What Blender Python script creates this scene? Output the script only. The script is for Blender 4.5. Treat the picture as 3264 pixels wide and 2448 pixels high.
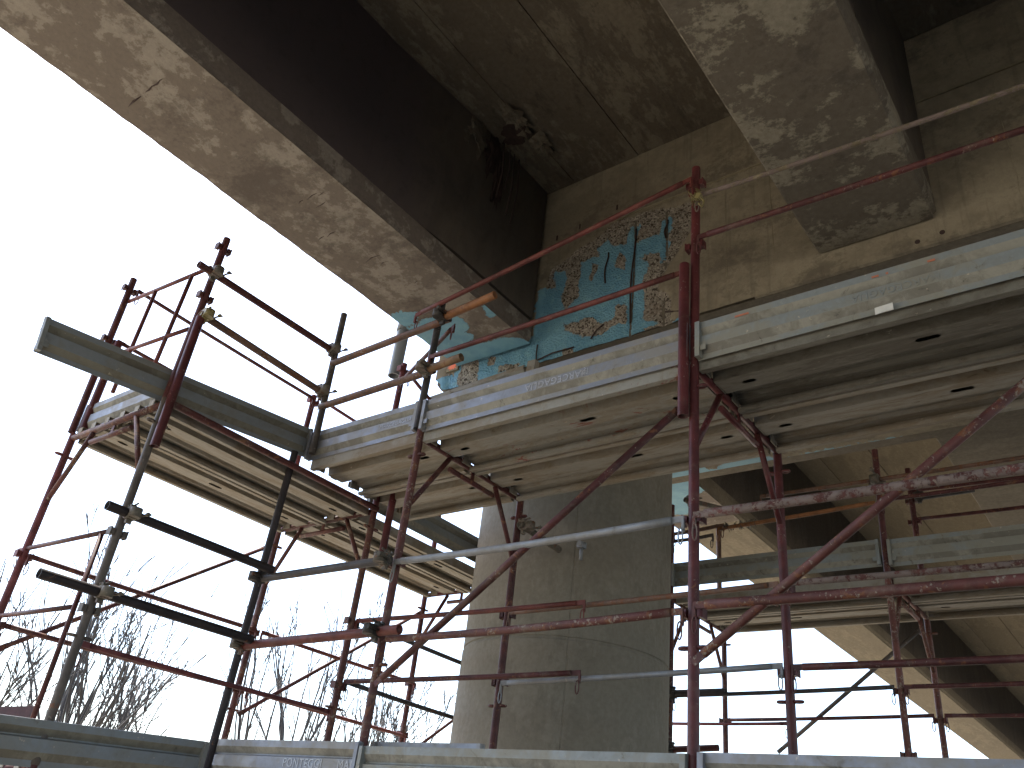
import bpy, math, random
from math import sin, cos, pi, radians, sqrt, atan2, hypot
from mathutils import Vector, Matrix, noise

for o in list(bpy.data.objects):
    bpy.data.objects.remove(o)
SC = bpy.context.scene
COL = SC.collection
random.seed(7)

# ------------------------------------------------------------------ camera
YAW, PITCH, ROLL, F = 0.707844932, 0.523697316, 0.127474950, 2683.36881 / 3264
def axes():
    cy, sy, cp, sp, cr, sr = cos(YAW), sin(YAW), cos(PITCH), sin(PITCH), cos(ROLL), sin(ROLL)
    f = Vector((cy * cp, sy * cp, sp)); r = Vector((sy, -cy, 0)); u = r.cross(f)
    return cr * r + sr * u, -sr * r + cr * u, f
cam = bpy.data.cameras.new('camera'); co = bpy.data.objects.new('camera', cam); COL.objects.link(co)
_r, _u, _f = axes()
M = Matrix((_r, _u, -_f)).transposed().to_4x4()
co.matrix_world = M
cam.sensor_width = 36; cam.lens = F * 36; cam.clip_start = 0.05; cam.clip_end = 3000
SC.camera = co

# ------------------------------------------------------------------ light
SUN_AZ, SUN_EL = 92.0, 66.0          # azimuth measured from +X towards +Y
W = bpy.data.worlds.new('World'); SC.world = W; W.use_nodes = True
nt = W.node_tree; bg = nt.nodes['Background']
sky = nt.nodes.new('ShaderNodeTexSky'); sky.sky_type = 'NISHITA'; sky.sun_disc = False
sky.sun_elevation = radians(SUN_EL); sky.sun_rotation = radians(90 - SUN_AZ)
sky.air_density = 1.0; sky.dust_density = 2.5; sky.ozone_density = 1.0
nt.links.new(sky.outputs[0], bg.inputs[0]); bg.inputs[1].default_value = 0.15
sl = bpy.data.lights.new('sun', 'SUN'); sl.energy = 2.6; sl.angle = radians(0.6); sl.color = (1, .95, .87)
so = bpy.data.objects.new('sun', sl); COL.objects.link(so)
sd = Vector((cos(radians(SUN_AZ)) * cos(radians(SUN_EL)), sin(radians(SUN_AZ)) * cos(radians(SUN_EL)), sin(radians(SUN_EL))))
so.rotation_euler = sd.to_track_quat('Z', 'Y').to_euler()
so.location = (0, 0, 30)
vs = SC.view_settings
vs.view_transform = 'Standard'; vs.look = 'None'; vs.gamma = 1; vs.use_curve_mapping = False
vs.exposure = 2.15
SC.cycles.max_bounces = 10; SC.cycles.diffuse_bounces = 6

# ------------------------------------------------------------------ helpers
class MB:
    def __init__(s): s.v = []; s.f = []; s.sm = []; s.mi = []
    def quad(s, a, b, c, d, m=0):
        n = len(s.v); s.v += [tuple(a), tuple(b), tuple(c), tuple(d)]; s.f.append((n, n+1, n+2, n+3)); s.sm.append(False); s.mi.append(m)
    def poly(s, pts, m=0):
        n = len(s.v); s.v += [tuple(p) for p in pts]; s.f.append(tuple(range(n, n+len(pts)))); s.sm.append(False); s.mi.append(m)
    def box(s, c, sx, sy, sz, rot=None, m=0, bev=0.0):
        c = Vector(c); hx, hy, hz = sx/2, sy/2, sz/2
        P = [Vector((x, y, z)) for x in (-hx, hx) for y in (-hy, hy) for z in (-hz, hz)]
        if rot is not None: P = [rot @ p for p in P]
        n = len(s.v); s.v += [tuple(p + c) for p in P]
        for q in ((0,1,3,2),(4,6,7,5),(0,4,5,1),(2,3,7,6),(0,2,6,4),(1,5,7,3)):
            s.f.append(tuple(n+i for i in q)); s.sm.append(False); s.mi.append(m)
    def bx(s, x0, x1, y0, y1, z0, z1, m=0):
        s.box(((x0+x1)/2, (y0+y1)/2, (z0+z1)/2), abs(x1-x0), abs(y1-y0), abs(z1-z0), m=m)
    def tube(s, p0, p1, r0, r1=None, n=14, hollow=True, m=0):
        r1 = r0 if r1 is None else r1
        p0 = Vector(p0); p1 = Vector(p1); d = (p1-p0); L = d.length; d.normalize()
        a = d.orthogonal().normalized(); b = d.cross(a)
        base = len(s.v)
        ring = [(cos(2*pi*i/n), sin(2*pi*i/n)) for i in range(n)]
        for p, r in ((p0, r0), (p1, r1)):
            s.v += [tuple(p + r*(c*a + q*b)) for c, q in ring]
        for i in range(n):
            j = (i+1) % n
            s.f.append((base+i, base+j, base+n+j, base+n+i)); s.sm.append(True); s.mi.append(m)
        if hollow and min(r0, r1) > .012 and L > .1:
            for p, r, sg in ((p0, r0, 1), (p1, r1, -1)):
                k = len(s.v)
                s.v += [tuple(p + r*(c*a + q*b)) for c, q in ring]
                s.v += [tuple(p + .84*r*(c*a + q*b)) for c, q in ring]
                s.v += [tuple(p + sg*.06*d + .84*r*(c*a + q*b)) for c, q in ring]
                for i in range(n):
                    j = (i+1) % n
                    s.f.append((k+i, k+j, k+n+j, k+n+i)); s.sm.append(False); s.mi.append(m)
                    s.f.append((k+n+i, k+n+j, k+2*n+j, k+2*n+i)); s.sm.append(True); s.mi.append(m)
                s.f.append(tuple(k+2*n+i for i in range(n))); s.sm.append(False); s.mi.append(m)
        else:
            for o in (0, n):
                s.f.append(tuple(base+o+i for i in range(n))); s.sm.append(False); s.mi.append(m)
    def path(s, pts, r, n=8, closed=False, m=0):
        pts = [Vector(p) for p in pts]; K = len(pts)
        rs = r if isinstance(r, (list, tuple)) else [r]*K
        base = len(s.v); up = None
        for k in range(K):
            if closed: d = pts[(k+1) % K] - pts[k-1]
            else: d = pts[min(k+1, K-1)] - pts[max(k-1, 0)]
            d.normalize()
            if up is None: up = d.orthogonal().normalized()
            a = (up - up.dot(d)*d); a = a.normalized() if a.length > 1e-6 else d.orthogonal().normalized(); up = a
            b = d.cross(a)
            s.v += [tuple(pts[k] + rs[k]*(cos(2*pi*i/n)*a + sin(2*pi*i/n)*b)) for i in range(n)]
        for k in range(K if closed else K-1):
            k2 = (k+1) % K
            for i in range(n):
                j = (i+1) % n
                s.f.append((base+k*n+i, base+k*n+j, base+k2*n+j, base+k2*n+i)); s.sm.append(True); s.mi.append(m)
        if not closed:
            s.f.append(tuple(base+i for i in range(n))); s.sm.append(False); s.mi.append(m)
            s.f.append(tuple(base+(K-1)*n+i for i in range(n))); s.sm.append(False); s.mi.append(m)
    def prism(s, prof, org, e1, e2, ax, L, m=0, ms={}):
        """closed profile (a,b) in e1,e2 swept L along ax"""
        org = Vector(org); e1 = Vector(e1); e2 = Vector(e2); ax = Vector(ax)
        n = len(prof); base = len(s.v)
        for t in (0, L):
            s.v += [tuple(org + a*e1 + b*e2 + t*ax) for a, b in prof]
        for i in range(n):
            j = (i+1) % n
            s.f.append((base+i, base+j, base+n+j, base+n+i)); s.sm.append(False); s.mi.append(ms.get(i, m))
        s.f.append(tuple(base+i for i in range(n))); s.sm.append(False); s.mi.append(m)
        s.f.append(tuple(base+n+i for i in range(n))); s.sm.append(False); s.mi.append(m)
    def build(s, name, mats, parent=None, loc=None, fix=True):
        me = bpy.data.meshes.new(name)
        loc = Vector(loc) if loc is not None else (parent.location.copy() if parent else Vector((0, 0, 0)))
        if parent is not None and parent.parent is not None: loc = parent.parent.location.copy()
        me.from_pydata([tuple(Vector(v) - loc) for v in s.v], [], s.f)
        me.polygons.foreach_set('use_smooth', s.sm)
        if any(s.mi): me.polygons.foreach_set('material_index', s.mi)
        for mm in (mats if isinstance(mats, (list, tuple)) else [mats]): me.materials.append(mm)
        if fix:
            import bmesh
            b = bmesh.new(); b.from_mesh(me); bmesh.ops.recalc_face_normals(b, faces=b.faces); b.to_mesh(me); b.free()
        me.update()
        o = bpy.data.objects.new(name, me); COL.objects.link(o)
        if parent is not None: o.parent = parent
        else: o.location = loc
        return o

def tag(o, label=None, cat=None, group=None, kind=None):
    if label: o['label'] = label
    if cat: o['category'] = cat
    if group: o['group'] = group
    if kind: o['kind'] = kind
    return o
def empty(name, loc, label, cat, group=None):
    o = bpy.data.objects.new(name, None); COL.objects.link(o); o.location = loc; o.empty_display_size = .1
    return tag(o, label, cat, group)

# ------------------------------------------------------------------ materials
class NT:
    def __init__(s, name):
        s.m = bpy.data.materials.new(name); s.m.use_nodes = True; s.t = s.m.node_tree
        s.b = s.t.nodes['Principled BSDF']
        g = s.n('ShaderNodeNewGeometry'); s.pos = g.outputs['Position']; s.nor = g.outputs['Normal']
    def n(s, typ, **kw):
        x = s.t.nodes.new(typ)
        for k, v in kw.items(): setattr(x, k, v)
        return x
    def put(s, sock, v):
        if hasattr(v, 'links') or isinstance(v, bpy.types.NodeSocket): s.t.links.new(v, sock)
        elif isinstance(v, (tuple, list)) and len(v) == 3 and sock.type == 'RGBA': sock.default_value = (*v, 1)
        else: sock.default_value = v
    def mp(s, scale, rot=(0, 0, 0), loc=(0, 0, 0), src=None):
        x = s.n('ShaderNodeMapping'); s.put(x.inputs[0], src or s.pos)
        x.inputs['Location'].default_value = loc; x.inputs['Rotation'].default_value = rot
        x.inputs['Scale'].default_value = scale if isinstance(scale, (tuple, list)) else (scale,)*3
        return x.outputs[0]
    def noise(s, scale, det=6, rough=.6, dist=0, vec=None):
        x = s.n('ShaderNodeTexNoise'); s.put(x.inputs['Vector'], vec or s.pos); x.inputs['Scale'].default_value = scale
        x.inputs['Detail'].default_value = det; x.inputs['Roughness'].default_value = rough; x.inputs['Distortion'].default_value = dist
        return x.outputs[0]
    def vor(s, scale, vec=None, out='Color', feat='F1'):
        x = s.n('ShaderNodeTexVoronoi', feature=feat); s.put(x.inputs['Vector'], vec or s.pos); x.inputs['Scale'].default_value = scale
        return x.outputs[out]
    def ramp(s, v, a, b, ca=0.0, cb=1.0):
        x = s.n('ShaderNodeMapRange'); x.interpolation_type = 'SMOOTHSTEP'
        s.put(x.inputs[0], v); x.inputs[1].default_value = a; x.inputs[2].default_value = b
        x.inputs[3].default_value = ca; x.inputs[4].default_value = cb
        return x.outputs[0]
    def mix(s, f, a, b, mode='MIX'):
        x = s.n('ShaderNodeMix', data_type='RGBA', blend_type=mode); s.put(x.inputs[0], f); s.put(x.inputs[6], a); s.put(x.inputs[7], b)
        return x.outputs[2]
    def math(s, op, a, b=0.0, c=0.0):
        x = s.n('ShaderNodeMath', operation=op); s.put(x.inputs[0], a); s.put(x.inputs[1], b)
        if op in ('MULTIPLY_ADD',): s.put(x.inputs[2], c)
        x.use_clamp = False
        return x.outputs[0]
    def attr(s, name):
        x = s.n('ShaderNodeAttribute', attribute_name=name); return x.outputs['Fac']
    def bump(s, h, strength=.3, dist=.01, prev=None):
        x = s.n('ShaderNodeBump'); x.inputs['Strength'].default_value = strength; x.inputs['Distance'].default_value = dist
        s.put(x.inputs['Height'], h)
        if prev is not None: s.put(x.inputs['Normal'], prev)
        return x.outputs[0]
    def rnd(s):
        return s.n('ShaderNodeObjectInfo').outputs['Random']
    def out(s, col, rough=.8, metal=0.0, bump=None):
        s.put(s.b.inputs['Base Color'], col); s.put(s.b.inputs['Roughness'], rough); s.put(s.b.inputs['Metallic'], metal)
        if bump is not None: s.put(s.b.inputs['Normal'], bump)
        return s.m

def concrete(name, mid, pale, dark, pale_amt=.5, dark_amt=.5, streak=(1, 1, 1), patch=1.6, lines=None, bs=.45, pit=.5):
    k = NT(name)
    big = k.noise(patch, 8, .66, .05, k.mp(streak))
    fine = k.noise(28, 8, .7)
    spk = k.noise(17, 8, .75, 0, k.mp(streak, loc=(3, 9, 2)))
    med = k.noise(6.5, 8, .68, .1, k.mp(streak, loc=(7, 3, 1)))
    c = k.mix(k.ramp(big, .35, .65), mid, tuple(x*.84 for x in mid))
    edge = k.math('ADD', big, k.math('ADD', k.math('MULTIPLY', k.math('SUBTRACT', med, .5), .7), k.math('MULTIPLY', k.math('SUBTRACT', spk, .5), .55)))
    c = k.mix(k.math('MULTIPLY', k.ramp(edge, .50, .60), pale_amt), c, pale)
    dk = k.math('ADD', k.noise(2.3, 9, .7, .1, k.mp(streak, loc=(31, 7, 5))), k.math('MULTIPLY', k.math('SUBTRACT', spk, .5), .4))
    c = k.mix(k.math('MULTIPLY', k.ramp(dk, .54, .66), dark_amt), c, dark)
    c = k.mix(k.ramp(fine, .3, .7, .0, .35), c, tuple(x*.55 for x in mid))
    pits = k.vor(55, out='Distance')
    c = k.mix(k.ramp(pits, .05, .14, pit, 0), c, tuple(x*.3 for x in dark))
    h = k.math('ADD', fine, k.math('MULTIPLY', med, 1.2))
    if lines:                      # board marks running along one axis, regular planks
        for ax, per, w, amt in lines:
            sep = k.n('ShaderNodeSeparateXYZ'); k.put(sep.inputs[0], k.pos)
            fr = k.math('FRACT', k.math('DIVIDE', sep.outputs[ax], per))
            d = k.math('ABSOLUTE', k.math('SUBTRACT', fr, .5))
            m = k.ramp(d, .5-w/per, .5)
            c = k.mix(k.math('MULTIPLY', m, k.ramp(med, .35, .6, amt, amt*.3)), c, tuple(x*.4 for x in dark))
            h = k.math('SUBTRACT', h, k.math('MULTIPLY', m, .5))
    return k.out(c, k.ramp(fine, .3, .7, .8, .98), 0, k.bump(h, bs, .005))

PAINT_RED = (.080, .023, .022)
def painted_tube(name, base, dirt=.35, rust=.3, splash=.3, rough=.55, crust=0.0):
    k = NT(name)
    r = k.rnd()
    off = k.n('ShaderNodeVectorMath', operation='ADD'); k.put(off.inputs[0], k.pos)
    cmb = k.n('ShaderNodeCombineXYZ'); k.put(cmb.inputs[0], k.math('MULTIPLY', r, 37)); k.put(cmb.inputs[2], k.math('MULTIPLY', r, 11)); k.put(off.inputs[1], cmb.outputs[0])
    P = off.outputs[0]
    c = k.mix(k.ramp(k.noise(6, 8, .7, 0, P), .38, .62, 0, 1), base, tuple(x*.5 for x in base))
    c = k.mix(k.ramp(r, 0, 1, 0, .3), c, tuple(min(1, x*1.35+.006) for x in base))
    n2 = k.noise(14, 8, .7, .5, P)
    c = k.mix(k.ramp(n2, .70-rust*.28, .74-rust*.22, 0, .9), c, (.15, .062, .03))
    n3 = k.noise(9, 8, .7, .3, P)
    c = k.mix(k.math('MULTIPLY', k.ramp(n3, .50, .75), dirt), c, (.17, .14, .105))
    sp = k.math('ADD', k.noise(60, 5, .6, 0, P), k.math('MULTIPLY', k.math('SUBTRACT', k.noise(7, 4, .5, 0, P), .5), .5))
    spm = k.ramp(sp, .76-splash*.22, .80-splash*.20)
    c = k.mix(k.math('MULTIPLY', spm, .75), c, (.26, .22, .18))
    h = k.math('ADD', k.math('MULTIPLY', spm, 1.0), k.math('MULTIPLY', n2, .6))
    if crust:
        cr = k.noise(20, 10, .75, .2, P)
        cm = k.ramp(cr, .62-crust*.35, .68-crust*.3)
        c = k.mix(cm, c, (.165, .125, .11)); h = k.math('ADD', h, k.math('MULTIPLY', cm, 1.5))
    k.b.inputs['Specular IOR Level'].default_value = .28
    return k.out(c, k.math('ADD', k.math('MULTIPLY', spm, .3), rough), 0, k.bump(h, .6, .003))

def galvanised(name, base=(.30, .31, .32), stain=(.26, .21, .14), amt=.5, rust=.0, metal=.55, rough=.42, stretch=(1, 1, 1)):
    k = NT(name)
    r = k.rnd()
    off = k.n('ShaderNodeVectorMath', operation='ADD'); k.put(off.inputs[0], k.pos)
    cmb = k.n('ShaderNodeCombineXYZ'); k.put(cmb.inputs[0], k.math('MULTIPLY', r, 53)); k.put(cmb.inputs[1], k.math('MULTIPLY', r, 17)); k.put(off.inputs[1], cmb.outputs[0])
    P = k.mp(stretch, src=off.outputs[0])
    sp = k.vor(60, P)
    spang = k.n('ShaderNodeSeparateColor'); k.put(spang.inputs[0], sp)
    c = k.mix(k.math('MULTIPLY', spang.outputs[0], .25), base, tuple(x*.72 for x in base))
    n1 = k.noise(2.4, 9, .68, .6, P); n2 = k.noise(12, 9, .72, .8, P)
    m1 = k.ramp(k.math('ADD', n1, k.math('MULTIPLY', k.math('SUBTRACT', n2, .5), .5)), .42, .62)
    c = k.mix(k.math('MULTIPLY', m1, amt), c, stain)
    m2 = k.ramp(n2, .60, .72, 0, amt)
    c = k.mix(m2, c, tuple(x*.45 for x in stain))
    sp2 = k.ramp(k.noise(30, 5, .6, 0, P), .66, .72, 0, .7)
    c = k.mix(sp2, c, (.42, .37, .29))
    if rust:
        n3 = k.noise(3.0, 8, .7, 1.0, k.mp(1, loc=(9, 4, 2), src=P))
        c = k.mix(k.ramp(n3, .66-rust*.2, .70-rust*.15), c, (.17, .045, .025))
    met = k.ramp(m1, 0, 1, metal, metal*.15)
    return k.out(c, k.ramp(n2, .3, .7, rough, rough+.3), met, k.bump(n2, .25, .002))

M_ = {}
M_['girder'] = concrete('stained girder concrete', (.160, .130, .104), (.275, .24, .195), (.088, .068, .056), .85, .6, (1, 1, 1), 2.6)
M_['girder_edge'] = concrete('girder flange edge concrete', (.165, .135, .10), (.25, .215, .17), (.07, .058, .045), .3, .4, (.5, 1, 1), 1.6)
M_['girder2'] = concrete('patchy olive girder concrete', (.125, .104, .076), (.26, .232, .172), (.062, .050, .038), .95, .75, (1.1, .8, 1), 2.4)
M_['web'] = concrete('shade toned girder web concrete', (.058, .044, .040), (.11, .09, .07), (.026, .019, .018), .25, .5, (.6, 1, .6), .8)
def webmat():  # shade of the away-facing web is put into the colour, fading towards the crosshead
    k = NT('girder web with painted shade'); sep = k.n('ShaderNodeSeparateXYZ'); k.put(sep.inputs[0], k.pos)
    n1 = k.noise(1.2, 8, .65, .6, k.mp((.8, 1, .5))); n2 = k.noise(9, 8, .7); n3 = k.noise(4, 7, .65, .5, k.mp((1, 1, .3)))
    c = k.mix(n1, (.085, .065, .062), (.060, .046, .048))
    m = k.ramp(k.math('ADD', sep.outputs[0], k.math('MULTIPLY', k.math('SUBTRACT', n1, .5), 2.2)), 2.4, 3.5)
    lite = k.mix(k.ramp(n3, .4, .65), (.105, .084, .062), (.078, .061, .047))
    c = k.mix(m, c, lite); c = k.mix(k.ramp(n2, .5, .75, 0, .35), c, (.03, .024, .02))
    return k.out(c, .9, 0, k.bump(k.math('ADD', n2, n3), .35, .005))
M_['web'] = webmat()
M_['webmid'] = concrete('brown web concrete', (.105, .084, .062), (.17, .14, .105), (.045, .036, .03), .35, .5, (1, 1, .35), 1.4)  # lighter brown than the near girder webs
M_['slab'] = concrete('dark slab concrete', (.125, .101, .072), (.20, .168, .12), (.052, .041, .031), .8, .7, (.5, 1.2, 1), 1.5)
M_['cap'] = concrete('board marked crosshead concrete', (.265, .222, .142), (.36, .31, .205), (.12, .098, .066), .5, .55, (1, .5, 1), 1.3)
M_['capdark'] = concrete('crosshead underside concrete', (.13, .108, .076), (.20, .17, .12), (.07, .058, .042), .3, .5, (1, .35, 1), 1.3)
M_['column'] = concrete('grey column concrete', (.195, .174, .136), (.24, .215, .172), (.14, .124, .098), .5, .4, (1, 1, .45), 1.3, bs=.18, pit=.15)
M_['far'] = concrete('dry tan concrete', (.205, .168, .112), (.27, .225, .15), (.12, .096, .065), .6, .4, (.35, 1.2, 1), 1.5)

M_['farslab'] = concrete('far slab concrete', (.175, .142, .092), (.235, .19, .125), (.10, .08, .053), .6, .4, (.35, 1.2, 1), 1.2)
M_['red'] = painted_tube('red oxide paint', PAINT_RED, .4, .5, .45)
M_['red_clean'] = painted_tube('fresh red paint', (.092, .021, .022), .3, .25, .42, .42)
M_['red_rail'] = painted_tube('orange red paint', (.13, .034, .027), .2, .35, .35)
M_['red_pink'] = painted_tube('faded pink red paint', (.14, .036, .038), .2, .2, .2)
M_['red_dirty'] = painted_tube('mortar splashed red paint', (.090, .030, .026), .6, .6, .7)
M_['red_old'] = painted_tube('old crusted red tube', (.13, .045, .035), .6, .5, .8)
M_['dark'] = painted_tube('dark grey tube steel', (.055, .050, .051), .35, .35, .3)
M_['black'] = painted_tube('blackened tube steel', (.022, .016, .017), .12, .3, .15)
M_['grey'] = painted_tube('weathered grey tube', (.095, .078, .067), .5, .3, .4)
M_['brown'] = painted_tube('rusty brown tube', (.15, .085, .06), .5, .7, .45)
M_['plum'] = painted_tube('dark plum paint', (.045, .014, .018), .15, .1, .1, .8)
M_['tan'] = painted_tube('tan rust tube', (.20, .12, .06), .5, .5, .4)
M_['orange'] = painted_tube('orange rust tube', (.25, .105, .04), .4, .45, .2)
M_['crust'] = painted_tube('mortar crusted tube', (.13, .045, .038), .4, .3, .9, .7, .5)
M_['pale'] = painted_tube('pale mortar coated bar', (.20, .16, .10), .5, .2, .8, .8, .5)
M_['coupler'] = painted_tube('dirty coupler steel', (.13, .115, .09), .8, .5, .7, .6, .25)
M_['couplerdark'] = painted_tube('dark coupler steel', (.05, .045, .04), .5, .4, .3, .6)
M_['brass'] = painted_tube('zinc yellow coupler steel', (.24, .20, .085), .5, .2, .4, .35)
M_['galv_tube'] = galvanised('galvanised tube', (.21, .22, .235), (.16, .145, .12), .6, metal=.3)
M_['toe'] = galvanised('galvanised toe board sheet', (.215, .225, .255), (.20, .175, .13), .55, metal=.35, rough=.38)
M_['toe_dark'] = galvanised('dull toe board sheet', (.20, .215, .225), (.17, .155, .12), .5, metal=.15, rough=.45)
M_['toe_old'] = galvanised('mortar stained toe board sheet', (.22, .235, .23), (.21, .19, .14), .75, metal=.25, rough=.5)
M_['plank'] = galvanised('dusty plank sheet', (.26, .24, .20), (.19, .15, .10), .9, metal=.1, rough=.6, stretch=(5, .7, 1))
M_['plank_x'] = galvanised('dusty plank sheet of the side decks', (.27, .25, .21), (.19, .15, .10), .9, metal=.1, rough=.6, stretch=(.7, 5, 1))
M_['plank_dirty'] = galvanised('dark stained plank sheet', (.15, .138, .11), (.085, .072, .052), .9, metal=.05, rough=.6, stretch=(4, .6, 1))
M_['plank_worn'] = galvanised('rust specked plank sheet', (.24, .23, .20), (.195, .16, .11), .85, rust=.35, metal=.12, rough=.55, stretch=(3, .9, 1))
M_['rib_slope'] = galvanised('yellowish rib slope sheet', (.26, .245, .20), (.15, .138, .112), .95, metal=.05, rough=.7)
M_['rib_slope_dark'] = galvanised('brownish rib slope sheet', (.19, .175, .135), (.11, .095, .07), .8, metal=.05, rough=.7)
M_['pvc'] = NT('grey plastic pipe').out((.22, .235, .24), .35)
def plain(n, c, r=.7, m=0.0): 
    k = NT(n); return k.out(k.mix(k.ramp(k.noise(20), .3, .7, 0, .4), c, tuple(x*.7 for x in c)), r, m)
M_['rebar'] = plain('rusty rebar', (.045, .025, .02), .9)
M_['wire'] = plain('tie wire', (.10, .085, .07), .6, .5)
M_['label'] = plain('paper label', (.62, .60, .55), .8)
M_['emboss'] = galvanised('embossed sheet', (.36, .37, .40), (.28, .25, .20), .3, metal=.35, rough=.35)
M_['orange_spray'] = plain('orange marker paint', (.95, .19, .05), .6)
M_['redpaint'] = plain('red lead paint smear', (.45, .15, .08), .7)
M_['bark'] = plain('grey bark', (.06, .055, .05), .9)
M_['twig'] = plain('bare twig bark', (.06, .055, .05), .9)
k = NT('dry ground'); g1 = k.noise(.35, 8, .6); g2 = k.noise(7, 8, .7)
k.out(k.mix(k.ramp(g2, .3, .7, 0, .5), k.mix(k.ramp(g1, .4, .6), (.33, .29, .225), (.245, .22, .17)), (.17, .145, .11)), .95, 0, k.bump(g2, .6, .05)); M_['ground'] = k.m

# paint and spalling on concrete, from per vertex masks of paint shape
def patched(name, base_mid, base_pale, base_dark, sc=1.3, st=(1, .6, 1), lo=.40, hi=.62):
    k = NT(name)
    big = k.noise(sc, 8, .66, .05, k.mp(st)); med = k.noise(6.5, 8, .68, .1); spk = k.noise(17, 8, .75); fine = k.noise(34, 8, .72)
    edge = k.math('ADD', big, k.math('ADD', k.math('MULTIPLY', k.math('SUBTRACT', med, .5), .7), k.math('MULTIPLY', k.math('SUBTRACT', spk, .5), .55)))
    c = k.mix(k.ramp(edge, lo, hi), base_mid, base_pale)
    c = k.mix(k.ramp(k.noise(15, 6, .7, .6), .60, .70, 0, .35), c, base_dark)
    dk = k.math('ADD', k.noise(2.2, 9, .7, .1, k.mp((1, .55, 1), loc=(31, 7, 5))), k.math('MULTIPLY', k.math('SUBTRACT', spk, .5), .35))
    sz = k.n('ShaderNodeSeparateXYZ'); k.put(sz.inputs[0], k.pos)
    c = k.mix(k.ramp(dk, .50, .64, 0, .7), c, base_dark)
    vst = k.noise(5, 6, .6, 0, k.mp((1, 3.5, .25), loc=(2, 2, 2)))
    c = k.mix(k.math('MULTIPLY', k.ramp(vst, .54, .66), .3 if sc < 2 else 0.0), c, base_dark)
    c = k.mix(k.ramp(fine, .3, .7, 0, .3), c, tuple(x*.5 for x in base_mid))
    sm = k.ramp(k.math('ADD', k.attr('spall'), k.math('MULTIPLY', k.math('SUBTRACT', k.noise(12, 7, .75), .5), 1.1)), .40, .62)
    vc = k.vor(70); sepc = k.n('ShaderNodeSeparateColor'); k.put(sepc.inputs[0], vc)
    a = k.mix(sepc.outputs[0], (.165, .138, .105), (.36, .32, .255))
    a = k.mix(k.ramp(sepc.outputs[1], .78, .86), a, (.06, .045, .03))
    a = k.mix(k.ramp(k.vor(26, out='Distance'), .04, .13, .4, 0), a, (.04, .03, .022))
    a = k.mix(k.ramp(k.noise(5, 6, .6), .5, .68, 0, .35), a, (.15, .11, .078))
    c = k.mix(sm, c, a)
    bm = k.ramp(k.math('ADD', k.attr('blue'), k.math('MULTIPLY', k.math('SUBTRACT', k.noise(13, 9, .78, .9), .5), 1.5)), .34, .42)
    chips = k.ramp(k.noise(26, 6, .7, .5), .70, .74)
    bm = k.math('MULTIPLY', bm, k.math('SUBTRACT', 1, k.math('MULTIPLY', chips, .9)))
    bc = k.mix(k.ramp(k.noise(3, 7, .65), .35, .65), (.165, .345, .43), (.11, .27, .37))
    bc = k.mix(k.ramp(k.noise(16, 6, .7), .52, .68, 0, .5), bc, (.21, .40, .42))
    c = k.mix(bm, c, bc)
    mh = k.math('ADD', k.math('MULTIPLY', fine, .7), k.math('MULTIPLY', k.math('MULTIPLY', sm, k.vor(60, out='Distance')), 1.6))
    mh = k.math('ADD', mh, k.math('MULTIPLY', bm, .6))
    return k.out(c, k.math('SUBTRACT', .95, k.math('MULTIPLY', bm, .35)), 0, k.bump(mh, .7, .008))
M_['cap_patched'] = patched('crosshead face with blue primer and exposed aggregate', (.225, .188, .128), (.30, .255, .175), (.115, .093, .066))
M_['girder_patched'] = patched('girder end with blue primer', (.165, .134, .106), (.28, .245, .20), (.085, .066, .053), 2.4, (1, 1, 1), .49, .58)

# ================================================================== SETTING
GZ = -1.85
mb = MB(); n = 24
for i in range(n):
    for j in range(n):
        pass
mb.quad((-900, -900, GZ), (900, -900, GZ), (900, 900, GZ), (-900, 900, GZ))
tag(mb.build('ground', M_['ground'], fix=False), kind='structure')

H = 3.67           # girder soffit
SLAB = 5.30
XF, XB = 4.40, 6.75  # crosshead faces
def inside(p, poly):
    x, y = p; c = False; n = len(poly); j = n-1
    for i in range(n):
        xi, yi = poly[i]; xj, yj = poly[j]
        if (yi > y) != (yj > y) and x < (xj-xi)*(y-yi)/(yj-yi)+xi: c = not c
        j = i
    return c
def segd(p, a, b):
    ax, ay = a; bx_, by = b; dx, dy = bx_-ax, by-ay; L = dx*dx+dy*dy
    t = 0 if L == 0 else max(0, min(1, ((p[0]-ax)*dx+(p[1]-ay)*dy)/L))
    return hypot(p[0]-ax-t*dx, p[1]-ay-t*dy)
def mask(p, polys, soft=.05):
    best = -9
    for poly in polys:
        d = min(segd(p, poly[i-1], poly[i]) for i in range(len(poly)))
        d = d if inside(p, poly) else -d
        best = max(best, d)
    return max(0, min(1, .5 + best/(2*soft)))
SP = [[(3.60, 3.45), (3.54, 4.18), (3.49, 4.4), (3.23, 4.51), (2.99, 4.6), (2.78, 4.66), (2.39, 4.59), (2.22, 4.57), (2.19, 4.33), (2.28, 4.21), (2.4, 4.05), (2.46, 3.84), (2.37, 3.68), (2.39, 3.54), (2.23, 3.46), (3.6, 3.44)],
      [(4.56, 3.70), (4.5, 3.46), (3.58, 3.44), (3.55, 3.75)]]
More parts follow.
